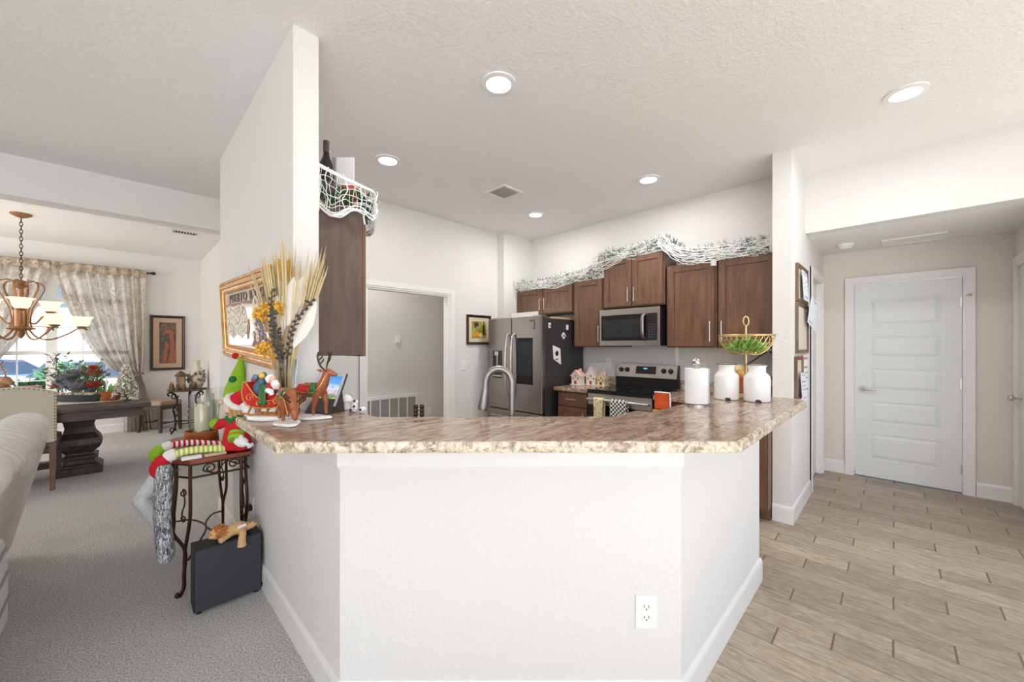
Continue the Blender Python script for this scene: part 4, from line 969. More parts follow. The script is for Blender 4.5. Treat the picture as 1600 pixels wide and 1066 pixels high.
# ------------------------------------------------------------------ sleigh, reindeer, tablet, vase
brown = mat('glazed_brown_deer_coat', (156, 88, 48), .3, vary=.25, vscale=30)
darkbr = mat('dark_antler_glaze', (70, 50, 42), .35)
snow = mat('white_snow_glaze', (240, 240, 240), .3, vary=.02)
redg = mat('glazed_red', (190, 36, 36), .22, vary=.1)
greeng = mat('glazed_green', (44, 104, 52), .3, vary=.2, vscale=40)
goldg = mat('gold_paint', (222, 172, 86), .3, .6)
def snow_base(mb, hx, hy, z=.012):
    ring = lambda s, zz: [(hx*s*math.cos(a)*(1+.10*math.sin(3*a+1)), hy*s*math.sin(a)*(1+.08*math.cos(4*a)), zz) for a in [2*math.pi*k/28 for k in range(28)]]
    return mb.loft([ring(.95, .0006), ring(1.0, .004), ring(.97, z*.8), ring(.8, z), ring(.3, z+.002)])
def reindeer(name, label, loc, rz, head_down, scale=1.0, group='reindeer figurines pulling the sleigh'):
    t = thing(name, label, 'figurine', loc, rz, group); S = scale
    def v(p): return (p[0]*S, p[1]*S, p[2]*S)
    mb = MB()
    mb.tube([v(p) for p in [(-.052, 0, .098), (-.040, 0, .100), (-.010, 0, .098), (.022, 0, .102), (.042, 0, .106), (.050, 0, .108)]], [q*S for q in (.012, .023, .022, .024, .022, .014)], 14)
    if head_down:
        neck = [(.040, 0, .112), (.062, 0, .105), (.076, .002, .082), (.082, .004, .066)]; hd = [(.078, .004, .076), (.086, .005, .056), (.092, .006, .036), (.094, .006, .028)]
        er = [(.070, .016, .088), (.066, .030, .086)]; el = [(.070, -.010, .088), (.066, -.024, .086)]
        ant0 = Vector((.082, .003, .084)); ad = Vector((.55, 0, .5))
    else:
        neck = [(.036, 0, .108), (.050, 0, .128), (.058, 0, .152), (.060, 0, .166)]; hd = [(.052, 0, .166), (.066, .003, .168), (.086, .006, .160), (.096, .008, .157)]
        er = [(.050, .012, .172), (.042, .030, .178)]; el = [(.050, -.012, .172), (.042, -.030, .178)]
        ant0 = Vector((.056, 0, .176)); ad = Vector((0, 0, 1))
    mb.tube([v(p) for p in neck], [q*S for q in (.022, .018, .0145, .013)], 12)
    mb.tube([v(p) for p in hd], [q*S for q in (.012, .0145, .0095, .0065)], 12)
    for e_ in (er, el): mb.tube([v(p) for p in e_], [.005*S, .0022*S], 8)
    for (bx_, by_, k) in ((.038, .015, 1), (.030, -.015, -1), (-.042, .015, 1), (-.036, -.015, -1)):
        front = bx_ > 0; off_ = .008*k if front else -.006*k
        if front: L = [(bx_, by_, .095), (bx_+.003+off_, by_, .058), (bx_+off_*1.3, by_, .034), (bx_+.001+off_*1.4, by_, .016)]
        else: L = [(bx_, by_, .098), (bx_+.006, by_, .066), (bx_-.014+off_, by_, .046), (bx_-.010+off_, by_, .016)]
        mb.tube([v(p) for p in L], [q*S for q in (.014, .0085, .0062, .0060)], 10)
    mb.tube([v((-.052, 0, .108)), v((-.064, 0, .104)), v((-.066, 0, .094))], [.006*S, .005*S, .002*S], 8)
    mb.build('body', brown, t, world=False, remesh=.0022*S, relax=3, smooth=180)
    an = MB()
    for s in (-1, 1):
        side = Vector((0, s, 0)); back = Vector((-.35, 0, 0)) if not head_down else Vector((.1, 0, .2))
        p0 = ant0+side*.007; p1 = p0+(ad*.020+side*.016+back*.02); p2 = p1+(ad*.028+side*.012); p3 = p2+(ad*.016-side*.006)
        an.tube([v(p) for p in bez([p0, p1, p2, p3], 12)], [.0036*S]*8+[.0030*S]*20, 7) if False else an.tube([v(p) for p in bez([p0, p1, p2, p3], 12)], .0032*S, 7)
        for q, L_ in ((p1, .022), (p1.lerp(p2, .5), .020), (p2, .018)):
            an.tube([v(q), v(q+ad*L_*.7-side*.004+Vector((.012, 0, 0))), v(q+ad*L_+Vector((.014, 0, 0)))], [.0030*S, .0026*S, .0012*S], 6)
    an.build('antlers', darkbr, t, world=False)
    for s in (-1, 1):
        ep = (.066, s*.0130+.002, .172) if not head_down else (.0905, s*.0125+.005, .062)
        MB().ell(v(ep), .0026*S, seg=8, rings=6).build('eye', M['black'], t, world=False)
    hf = MB()
    snow_base(MB().xf(Matrix.Identity(4)), .072*S, .040*S).build('snow_base', snow, t, world=False, smooth=60)
    # saddle blanket and harness wrap the back
    def wrap(x0, x1, r, a0, a1, zc, n=14):
        return lambda u, w: v((x0+(x1-x0)*u, r*math.sin(a0+(a1-a0)*w), zc+r*math.cos(a0+(a1-a0)*w)))
    MB().grid(wrap(-.040, .012, .0255, -1.9, 1.9, .099), 8, 16).build('red_blanket', redg, t, world=False, smooth=180, solid=.002)
    MB().grid(wrap(-.018, .010, .0275, -.8, .8, .1005), 6, 10).build('saddle', mat('brown_saddle_glaze', (150, 86, 60), .3), t, world=False, smooth=180, solid=.004)
    MB().grid(wrap(.012, .034, .0270, -2.4, 2.4, .101), 5, 18).build('green_garland', greeng, t, world=False, smooth=180, solid=.005)
    h_ = MB()
    for s in (-1, 1):
        h_.tube([v(p) for p in bez([(-.045, s*.020, .108), (-.02, s*.0285, .098), (.02, s*.0295, .096), (.040, s*.026, .098)], 14)], .0016*S, 6)
        h_.tube([v(p) for p in (bez([(.036, s*.026, .104), (.052, s*.020, .125), (.062, s*.014, .150), (.074, s*.0125, .164)], 14) if not head_down else bez([(.036, s*.026, .104), (.060, s*.021, .095), (.080, s*.017, .062), (.088, s*.014, .046)], 14))], .0016*S, 6)
    h_.build('gold_reins', goldg, t, world=False)
    return t
reindeer('reindeer_figurine', 'brown reindeer figurine with raised head and antlers, standing before the tablet', (.570, 1.768, CT), R(-52), False, 1.18)
reindeer('reindeer_figurine', 'brown reindeer figurine with lowered head in front of the sleigh', (.462, 1.705, CT), R(-94), True, 1.12)

t = thing('santa_sleigh_figurine', 'red and gold sleigh figurine carrying Santa and toys on a snow base', 'figurine', (.437, 1.872, CT), R(-52))
rings = lambda s, zz: [(.098*s*math.cos(a)*(1+.08*math.sin(3*a)), .052*s*math.sin(a), zz) for a in [2*math.pi*k/28 for k in range(28)]]
MB().loft([rings(.95, .0006), rings(1.0, .005), rings(.97, .016), rings(.85, .020), rings(.3, .022)]).build('snow_base', snow, t, world=False, smooth=60)
sl = MB()
prof = [(-.085, .155), (-.088, .105), (-.070, .065), (-.03, .055), (.05, .056), (.078, .070), (.088, .100), (.080, .112), (.060, .092), (.035, .085), (.005, .088), (-.030, .105), (-.055, .135), (-.075, .160)]
sl.prism(prof, -.036, .036, 1)
sl.build('sleigh_tub', redg, t, world=False, smooth=30, bevel=.004)
tr = MB()
for s in (-1, 1):
    P = [(x, s*.0375, z) for x, z in prof]
    tr.tube(bez([P[i] for i in (0, 13, 12, 11, 10, 9, 8, 7)], 30), .0028, 6)
    tr.tube(bez([P[i] for i in (0, 1, 2, 3, 4, 5, 6, 7)], 30), .0024, 6)
    for cx, cz, rr, f_ in ((-.055, .095, .018, 1), (-.015, .075, .012, -1), (.025, .070, .011, 1), (.062, .084, .012, -1)):
        tr.tube([(cx+(rr*(1-k/22))*math.cos(f_*k*.45), s*.0378, cz+(rr*(1-k/22))*math.sin(f_*k*.45)) for k in range(18)], .0018, 5)
tr.build('gold_scrolls', goldg, t, world=False)
rn = MB()
for s in (-1, 1):
    rn.tube(bez([(-.085, s*.03, .028), (-.03, s*.03, .022), (.06, s*.03, .024), (.092, s*.03, .040), (.100, s*.03, .062), (.090, s*.03, .070)], 26), .0042, 8)
    for x_ in (-.06, -.02, .02, .06): rn.tube([(x_-.01, s*.03, .026), (x_, s*.03, .042), (x_+.008, s*.03, .060)], .0045, 7)
rn.build('gold_runners', mat('copper_gold_glaze', (206, 140, 82), .25, .5), t, world=False)
sb = MB()
sb.tube([(.012, 0, .085), (.010, 0, .115), (.012, 0, .140), (.014, 0, .152)], [.030, .032, .024, .014], 14)
for s in (-1, 1):
    sb.tube([(.010, s*.024, .138), (.030, s*.036, .120), (.052, s*.026, .118)], [.013, .012, .010], 10)
    sb.tube([(.015, s*.016, .090), (.048, s*.016, .096), (.060, s*.016, .078)], [.014, .012, .011], 10)
SB = sb.build('santa_coat', redg, t, world=False, remesh=.0025, relax=3, smooth=180)
hd = MB(); hd.ell((.018, 0, .168), (.015, .015, .017)).ell((.034, 0, .167), (.004, .004, .004)); hd.build('santa_head', mat('glazed_skin', (232, 184, 160), .3), t, world=False, remesh=.0018, relax=2, smooth=180)
bd = MB(); bd.tube([(.026, 0, .160), (.032, 0, .146), (.032, 0, .128), (.030, 0, .118)], [.013, .018, .014, .004], 12).ell((.006, 0, .170), (.014, .019, .019)).ell((.012, 0, .184), (.012, .014, .006)).ell((.030, .008, .162), (.005, .008, .004)).ell((.030, -.008, .162), (.005, .008, .004))
bd.build('white_beard_and_hair', snow, t, world=False, remesh=.002, relax=2, smooth=180)
for s in (-1, 1): MB().ell((.032, s*.006, .172), .0018, seg=8, rings=6).build('eye', M['black'], t, world=False)
MB().tube([(.020, -.034, .128), (.050, -.046, .122), (.052, -.044, .110)], [.010, .011, .008], 10).build('fur_cuff', snow, t, world=False)
for s in (-1, 1): MB().ell((.058, s*.030, .122), (.009, .008, .009)).build('glove', M['black'], t, world=False)
MB().ell((-.035, 0, .130), (.030, .030, .034)).tube([(-.03, .0, .155), (-.028, 0, .172)], [.018, .012], 10).build('toy_sack', mat('blue_grey_sack', (74, 100, 130), .35), t, world=False)
for (x_, y_, z_, r_, c_) in ((-.066, .004, .168, .014, (178, 84, 52)), (-.048, -.014, .178, .012, (92, 128, 168)), (-.030, .012, .186, .012, (60, 120, 90)), (-.022, -.010, .184, .012, (226, 182, 60)), (-.055, .018, .178, .011, (170, 120, 80))):
    MB().ell((x_, y_, z_), r_, seg=10, rings=7).build('toy', mat('glazed_toy', c_, .3), t, world=False)
MB().grid(lambda u, w: (-.012+.035*u, -.040+.004*math.sin(u*6), .150-.085*w), 8, 8).build('green_blanket', greeng, t, world=False, smooth=180, solid=.006)

# tablet on a wedge stand
t = thing('tablet_display', 'tilted tablet showing a bright photo, on a dark wedge stand behind the raised reindeer', 'tablet', (.648, 1.882, CT), R(112))
# local frame: +y is where the screen faces, +x across
th = R(24)
def tl(u, w, d): return (u, d*math.cos(th)-w*math.sin(th), .012+w*math.cos(th)+d*math.sin(th))
def slab(mb, u0, u1, w0, w1, d0, d1): return mb.loft([[tl(u0, w0, d0), tl(u1, w0, d0), tl(u1, w1, d0), tl(u0, w1, d0)], [tl(u0, w0, d1), tl(u1, w0, d1), tl(u1, w1, d1), tl(u0, w1, d1)]])
slab(MB(), -.085, .085, .02, .185, -.012, 0).build('case', M['dark_grey_metal'], t, world=False, smooth=0, bevel=.006)
slab(MB(), -.082, .082, .023, .182, -.001, .0015).build('bezel', mat('silver_bezel', (206, 208, 212), .35), t, world=False, smooth=0, bevel=.001)
g = NG('lit_photo_screen'); gv = g.n('TexGradient'); v = g.n('TexCoord'); g.l(v.outputs['Generated'], gv.inputs['Vector'])
sz_ = g.n('SeparateXYZ'); g.l(v.outputs['Generated'], sz_.inputs[0]); nzz = g.noise(v.outputs['Generated'], 5, 4)
f_ = g.math('ADD', sz_.outputs['Z'], g.math('MULTIPLY', g.math('SUBTRACT', nzz, .5), .5))
cr = g.ramp(f_, [(.12, lin((196, 214, 110))), (.25, lin((90, 140, 84))), (.38, lin((214, 196, 214))), (.55, lin((236, 236, 246))), (.68, lin((128, 184, 240))), (.9, lin((96, 160, 236)))])
em = g.n('Emission'); g.l(cr, em.inputs[0]); em.inputs[1].default_value = .8; g.l(em.outputs[0], g.out.inputs[0])
slab(MB(), -.068, .068, .038, .168, .0012, .0022).build('lit_screen', g.m, t, world=False, smooth=0)
MB().prism([(.030, .0006), (-.075, .0006), (-.062, .10), (-.052, .105), (.020, .012)], -.070, .070, 0).build('wedge_stand', mat('charcoal_stand_plastic', (62, 58, 54), .7), t, world=False, smooth=0, bevel=.003)

# small white ornaments by the tablet
t = thing('ceramic_mushroom_house', 'small white ceramic ornament with domed lid near the tablet', 'ornament', (.768, 1.893, CT))
MB().lathe([(0, .0006), (.020, .0006), (.022, .004), (.017, .03), (.018, .04), (.034, .043), (.033, .052), (.022, .066), (.006, .074), (0, .075)], (.768, 1.893, CT), 22).build('body', M['ceramic_white'], t)
t = thing('reclining_ornament', 'tiny white and black figurine lying beside the domed ornament', 'ornament', (.76, 1.78, CT))
mb = MB(); mb.ell((.765, 1.785, CT+.024), (.016, .016, .024)).ell((.785, 1.745, CT+.014), (.020, .012, .014)).ell((.762, 1.81, CT+.010), (.016, .02, .010)).ell((.771, 1.78, CT+.048), (.010, .010, .011))
mb.build('body', M['ceramic_white'], t, remesh=.003, relax=2, smooth=180)
for (x_, y_, z_) in ((.756, 1.77, .03), (.768, 1.732, .018), (.762, 1.778, .054), (.750, 1.795, .012)): MB().ell((x_, y_, CT+z_), .006, seg=8, rings=6).build('black_spot', M['black'], t)
tag(box(.66, .76, 2.0, 2.014, CT+.0006, CT+.055).build('photo_block', mat('mottled_grey_print', (150, 140, 134), .6, vary=.5, vscale=60), smooth=0, bevel=.002), 'small mottled grey block leaning behind the white ornament', 'block')
# dark ornament standing on the sink counter
t = thing('dark_two_pronged_ornament', 'dark brown two pronged ornament behind the bar counter before the return grille', 'ornament', (.935, 1.555, .914))
ox, oy = .952, 1.535
MB().lathe([(0, .0006), (.035, .0006), (.034, .02), (.018, .04), (.020, .07), (.016, .10), (0, .105)], (ox, oy, .914), 14).build('foot', mat('dark_brown_glaze', (46, 30, 26), .3), t)
for s in (-1, 1):
    mb = MB()
    for k in range(5): mb.ell((ox+s*.014*.707, oy-s*.014*.707, .914+.115+.018*k), (.011, .011, .012), seg=10, rings=7)
    mb.build('prong', mat('dark_brown_glaze', (46, 30, 26), .3), t)

# glass vase with dried flowers
vx, vy = .525, 1.955
t = thing('glass_vase', 'tall clear glass vase holding dried flowers at the bar end', 'vase', (vx, vy, CT))
MB().lathe([(0, .0006), (.036, .0006), (.038, .004), (.040, .10), (.046, .20), (.055, .247), (.053, .248), (.0435, .20), (.0375, .10), (.035, .018), (0, .016)], (vx, vy, CT), 32).build('glass_body', M['glass'], t)
t = thing('dried_flower_bouquet', 'tall bouquet of dried palm spears, yellow yarrow and dark eucalyptus in the vase', 'flowers', (vx, vy, CT+.02))
E1 = Vector((.7071, -.7071, 0)); E2 = Vector((.7071, .7071, 0)); V0 = Vector((vx, vy, CT))
rnd = random.Random(21)
def vp(s, z, o=0.0): return V0+E1*s+E2*o+Vector((0, 0, z))
straw = mat('straw_coloured_stalk', (214, 192, 146), .7, vary=.25, vscale=20)
def fan(s0, s1, z0, z1, n, name='palm_spear', m_=straw, w=.010, lean=0):
    mb = MB()
    for k in range(n):
        q = k/(n-1); s = s0+(s1-s0)*q+rnd.uniform(-.012, .012); z = z0+(z1-z0)*q+rnd.uniform(-.07, .04); o = rnd.uniform(-.05, .05)
        b = vp(rnd.uniform(-.018, .018), .022, rnd.uniform(-.018, .018)); m = vp(s*.28, .26, o*.3)
        m = vp(max(-.034, min(.034, s*.3)), .25, max(-.03, min(.03, o*.3))); e = vp(s, z, o)
        mb.tube(bez([b, m, e], 8), [.0026, .0026, .0024, .0024, .0022, .0020, .0018, .0016, .0014, .0010, .0006, .0004][:len(bez([b, m, e], 8))], 5)
        d = (e-m).normalized(); 
        mb.leaf(m.lerp(e, .45), d, E2, (e-m).length*.62, w, .03)
    return mb.build(name, m_, t, smooth=0)
fan(.06, .178, .64, .71, 34, w=.007)
fan(-.075, .03, .68, .77, 26, w=.007)
fan(-.150, -.04, .60, .70, 16, 'dried_grass', mat('pale_grass', (190, 172, 130), .7, vary=.2), .006)
mb = MB()
for k in range(40):
    s = rnd.uniform(-.02, .03); mb.leaf(vp(s, .60+rnd.uniform(0, .07), rnd.uniform(-.02, .02)), E1*rnd.uniform(-1, 1)+Vector((0, 0, 1)), E2, .05, .010)
mb.build('wheat_head', mat('golden_wheat', (204, 160, 78), .7, vary=.2), t, smooth=0)
wl_ = mat('bleached_white_leaf', (240, 234, 224), .7, vary=.03)
for (s, z, L, W, ds) in ((.020, .40, .22, .085, .10), (.045, .30, .24, .075, .45), (-.01, .34, .20, .07, -.12), (.04, .46, .17, .075, .30)):
    MB().leaf(vp(s, z, -.02), E1*ds+Vector((0, 0, 1)), -E2, L, W, .05).build('white_leaf', wl_, t, smooth=60)
yw = mat('mustard_yellow_florets', (222, 168, 58), .8, vary=.2, vscale=80, bump=.6, bscale=120)
for (s, z, r_) in ((-.062, .475, .034), (-.085, .44, .026), (-.004, .475, .030), (-.080, .29, .030), (-.058, .31, .022)):
    mb = MB(); c = vp(s, z, -.05)
    for k in range(26): mb.ell(c+Vector((rnd.gauss(0, .42), rnd.gauss(0, .42), rnd.gauss(0, .34)))*r_, .008, seg=6, rings=5)
    mb.tube([vp(s*.15, .03, 0), vp(max(-.034, s*.5), .24, -.015), c], [.0018]*3, 5)
    mb.build('yellow_yarrow', yw, t, smooth=60)
eu = mat('dark_eucalyptus_leaf', (70, 66, 58), .6, vary=.3, vscale=30)
for pts, n in (([vp(0, .03), vp(.0, .25, -.02), vp(-.025, .42, -.06), vp(-.032, .56, -.05)], 22), ([vp(.005, .03), vp(.02, .25, -.02), vp(.06, .40, -.04), vp(.14, .52, -.03)], 22), ([vp(0, .03), vp(-.01, .25, -.035), vp(-.015, .36, -.07), vp(-.008, .46, -.08)], 26), ([vp(0, .03), vp(.004, .2, -.03), vp(.006, .30, -.06), vp(.004, .38, -.07)], 20)):
    P = bez(pts, 30); mb = MB().tube(P, .0020, 5)
    for k in range(n):
        i = int(len(P)*(.35+.64*k/n)); p = P[min(i, len(P)-2)]; tg = (P[min(i+1, len(P)-1)]-p)
        if tg.length < 1e-6: tg = Vector((0, 0, 1))
        sd = E1*(1 if k % 2 else -1)*rnd.uniform(.5, 1)+E2*rnd.uniform(-.3, .3)
        mb.leaf(p, sd+tg.normalized()*.6, E2*-1+E1*rnd.uniform(-1.2, 1.2)+Vector((0, 0, rnd.uniform(-.8, .8))), rnd.uniform(.016, .024), .015, .2)
    mb.build('eucalyptus_stem', eu, t, smooth=0)
pg = mat('pale_green_dried_leaf', (150, 150, 92), .7, vary=.2)
for (s, z, ds) in ((-.075, .50, -.12), (-.06, .52, -.02)): MB().leaf(vp(s, z, -.01), E1*ds+Vector((0, 0, 1)), -E2, .15, .026, .05).build('green_leaf', pg, t, smooth=60)
lv = mat('dusty_purple_florets', (140, 128, 138), .8, vary=.2)
mb = MB()
mb.tube([vp(0, .03), vp(-.034, .24), vp(-.10, .42, -.04)], .0016, 5)
for k in range(70): mb.ell(vp(-.10+.0006*k+rnd.gauss(0, .007), .43-.0017*k, -.04+rnd.gauss(0, .007)), .0055, seg=6, rings=5)
mb.build('statice_sprig', lv, t, smooth=60)
# ------------------------------------------------------------------ mirror on the partition
t = thing('souvenir_mirror', 'gold framed wall mirror lettered PUERTO RICO on the partition', 'mirror', (.575, 2.913, 1.28))
mc = Vector((.5745, 2.913, 1.547)); roll = R(2.3); lean = R(3.0)
mu0 = Vector((0, -1, 0)); mw0 = Vector((-math.sin(lean), 0, math.cos(lean))); md = Vector((-math.cos(lean), 0, -math.sin(lean)))
mu = mu0*math.cos(roll)-mw0*math.sin(roll); mw = mw0*math.cos(roll)+mu0*math.sin(roll)
mc = mc+Vector((-.0145, 0, 0))
def mp(u, w, d): return tuple(mc+mu*u+mw*w+md*d)
HU, HW, FW = .668, .268, .088
def mring(o, d): return [mp(-HU+o, -HW+o, d), mp(HU-o, -HW+o, d), mp(HU-o, HW-o, d), mp(-HU+o, HW-o, d)]
prof = [(0, 0), (0, .022), (.008, .030), (.020, .031), (.026, .025), (.034, .024), (.040, .029), (.048, .029), (.054, .022), (.066, .018), (.074, .020), (.080, .016), (FW, .010), (FW, 0)]
gg = NG('antique_gold_frame'); v = gg.obj(); gg.bsdf(gg.ramp(gg.noise(v, 18, 3), [(.3, lin((188, 124, 62))), (.6, lin((222, 164, 92))), (.8, lin((240, 204, 140)))]), .32, .65)
rr_ = [[] for _ in range(4)]
mb = MB(); mb.loft([[mring(o, d)[c] for o, d in prof] for c in range(4)], loop=True).build('frame', gg.m, t, smooth=0)
for w_ in (-HW+.046, HW-.046):
  bd = MB()
  for k in range(64): bd.ell(mp(-HU+.05+(2*HU-.1)*k/63, w_, .029), (.0075, .0075, .006), seg=6, rings=5)
  bd.build('beading', mat('pale_gold_bead', (246, 224, 178), .3, .6), t)
def mslab(mb, u0, u1, w0, w1, d0, d1): return mb.loft([[mp(u0, w0, d0), mp(u1, w0, d0), mp(u1, w1, d0), mp(u0, w1, d0)], [mp(u0, w0, d1), mp(u1, w0, d1), mp(u1, w1, d1), mp(u0, w1, d1)]])
gg = NG('rose_mirror'); gg.bsdf(lin((226, 204, 190)), .12, .25)
PANE = mslab(MB(), -HU+FW-.004, HU-FW+.004, -HW+FW-.004, HW-FW+.004, .004, .010).build('mirror_pane', gg.m, t, smooth=0)
def mpoly(pts, d0, d1): return MB().loft([[mp(u, w, d0) for u, w in pts], [mp(u, w, d1) for u, w in pts]])
rb = mat('red_brown_print_and_reflection', (128, 68, 50), .5, vary=.2)  # print colour also stands for the brown-red reflection in the pane
mpoly([(-.57, .105), (.30, .112), (.42, .172), (.555, .172), (.570, .05), (.56, -.06), (.50, -.08), (.40, .03), (.30, .085), (-.05, .10), (-.2, .085), (-.57, .09)], .0101, .0106).build('brown_print_and_reflection', rb, PANE, smooth=0)
gg = NG('white_stone_pattern'); v = gg.obj(); e_d = gg.voronoi(v, 24, 'DISTANCE_TO_EDGE')
gg.bsdf(gg.ramp(e_d, [(.03, lin((40, 26, 22))), (.09, lin((242, 232, 214)))]), .5)
mpoly([(-.53, -.09), (-.56, .0), (-.545, .08), (-.45, .10), (-.30, .085), (-.12, .095), (.04, .07), (.09, -.01), (.04, -.09), (-.10, -.125), (-.22, -.10), (-.36, -.135)], .0101, .0110).build('stone_pattern', gg.m, PANE, smooth=0)
mpoly([(.09, -.01), (.13, .0), (.14, -.06), (.10, -.12), (.05, -.13), (.04, -.09)], .0101, .0108).build('brown_print_and_reflection', rb, PANE, smooth=0)
wh = mat('etched_cream', (240, 230, 212), .5)
mb = MB()
mb.tube([mp(.32+.062*math.cos(a), .02+.10*math.sin(a), .0115) for a in [2*math.pi*k/28 for k in range(28)]], .010, 6, loop=True)
mb.tube([mp(.32+.03*math.cos(a), .02+.06*math.sin(a), .0115) for a in [2*math.pi*k/22 for k in range(22)]], .005, 6, loop=True)
mb.build('etched_ring', wh, PANE)
mpoly([(.18, -.08), (.25, -.07), (.32, -.12), (.40, -.07), (.48, -.085), (.42, -.115), (.34, -.15), (.24, -.165), (.16, -.17), (.22, -.12)], .0101, .0112).build('brown_print_and_reflection', rb, PANE, smooth=0)
for (u, w, r_) in ((.32, -.11, .022), (.22, -.095, .015), (.42, -.095, .015)):
    MB().tube([mp(u+r_*math.cos(a), w+r_*math.sin(a), .0115) for a in [2*math.pi*k/16 for k in range(16)]], .005, 6, loop=True).build('etched_curl', wh, PANE)
dark_letter = mat('dark_lettering', (54, 30, 28), .4)
for word, uc in (('PUERTO', -.16), ('RICO', .335)):
    fc = bpy.data.curves.new('lettering', 'FONT'); fc.body = word; fc.align_x = 'CENTER'; fc.align_y = 'CENTER'; fc.size = .11; fc.extrude = .0012; fc.offset = .0012
    fc.space_character = 1.16; fc.materials.append(dark_letter)
    tmp = bpy.data.objects.new('lettering_outline', fc); COL.objects.link(tmp)
    bpy.context.view_layer.update()
    me = bpy.data.meshes.new_from_object(tmp.evaluated_get(bpy.context.evaluated_depsgraph_get()))
    bpy.data.objects.remove(tmp); bpy.data.curves.remove(fc)
    mxl = Matrix((mu, mw, md)).transposed().to_4x4(); mxl.translation = Vector(mp(uc, .138, .0125))
    me.transform(Matrix.Translation(t.location).inverted() @ mxl @ Matrix.Diagonal((1.16, .70, 1, 1)))
    fo = bpy.data.objects.new('lettering', me); COL.objects.link(fo); fo.parent = PANE

# ------------------------------------------------------------------ iron accent table against the partition
TZ = .755
t = thing('accent_table', 'wrought iron scroll accent table with red brown top beside the bar', 'table', (.38, 3.09, 0))
poly = [(.268, 2.71), (.545, 2.71), (.556, 2.73), (.556, 3.45), (.545, 3.47), (.268, 3.47), (.199, 3.37), (.199, 2.813)]
MB().prism(poly, TZ-.024, TZ).build('tabletop', M['cherry'], t, smooth=0, bevel=.004)
ap = MB()
inset = [(.272, 2.728), (.538, 2.728), (.538, 3.452), (.272, 3.452), (.216, 3.365), (.216, 2.818)]
for zz in (TZ-.030, .655): ap.tube([(x, y, zz) for x, y in inset], .006, 6, loop=True)
ap.build('apron_rails', M['bronze'], t)
def scrolls(a, b, n=1):
    a, b = Vector(a), Vector(b); mb = MB(); d = (b-a); L = d.length; d.normalize(); z = Vector((0, 0, 1))
    c1 = a+d*L*.30+z*.692; c2 = a+d*L*.72+z*.695
    mb.tube(spiral(c1, .030, .008, R(200), R(200-480), 30, (d, z)), .0042, 6)
    mb.tube(spiral(c2, .028, .008, R(-20), R(-20+480), 30, (d, z)), .0042, 6)
    mb.tube(bez([c1+d*-.028+z*-.010, a+d*L*.42+z*.662, a+d*L*.58+z*.715, c2+d*.026+z*-.009], 16), .0042, 6)
    return mb.build('scroll', M['bronze'], t)
scrolls((.275, 2.728, 0), (.535, 2.728, 0)); scrolls((.216, 2.83, 0), (.216, 3.36, 0)); scrolls((.275, 3.452, 0), (.535, 3.452, 0))
def iron_leg(p, q, out, foot=True):
    """two rods from p and q at the apron that meet low down and end in a curled foot"""
    mb = MB(); P, Q, o = Vector((*p, 0)), Vector((*q, 0)), Vector((*out, 0)); m = (P+Q)*.5-o*.012
    Z = Vector((0, 0, 1))
    mb.tube(bez([P+Z*.735, P+Z*.64, P+o*.030+Z*.48, P+o*.018+Z*.36, m+Z*.25, m+o*.006+Z*.12, m+o*.010+Z*.05, m+o*.040+Z*.022, m+o*.052+Z*.034, m+o*.042+Z*.042], 44), .0085, 8)
    mb.tube(bez([Q+Z*.735, Q+Z*.64, Q+Z*.45, m*.6+Q*.4+Z*.32, m+Z*.245, m+o*.004+Z*.12, m+o*.006+Z*.05, m+o*.034+Z*.014], 34), .0085, 8)
    mid = (P+Q)*.5; d = (Q-P).normalized()
    mb.tube(spiral(mid+Z*.57, .022, .006, R(90), R(90-460), 24, (d, Z)), .0038, 6)
    mb.tube(spiral(mid+Z*.43, .018, .005, R(-90), R(-90+460), 24, (d, Z)), .0038, 6)
    mb.tube(bez([mid+Z*.592, mid+d*.012+Z*.52, mid-d*.006+Z*.46, mid+Z*.412], 12), .0038, 6)
    mb.build('leg', M['bronze'], t)
iron_leg((.214, 2.805), (.268, 2.732), (-.75, -.66)); iron_leg((.532, 2.79), (.500, 2.732), (.1, -.9))
iron_leg((.214, 3.375), (.268, 3.448), (-.75, .66)); iron_leg((.532, 3.39), (.500, 3.448), (.1, .9))
MB().tube(bez([(.262, 2.76, .20), (.33, 2.9, .235), (.38, 3.09, .24), (.33, 3.28, .235), (.262, 3.42, .20)], 20), .006, 6).tube(bez([(.50, 2.77, .20), (.43, 2.9, .235), (.38, 3.09, .24), (.43, 3.28, .235), (.50, 3.41, .20)], 20), .006, 6).build('stretcher', M['bronze'], t)

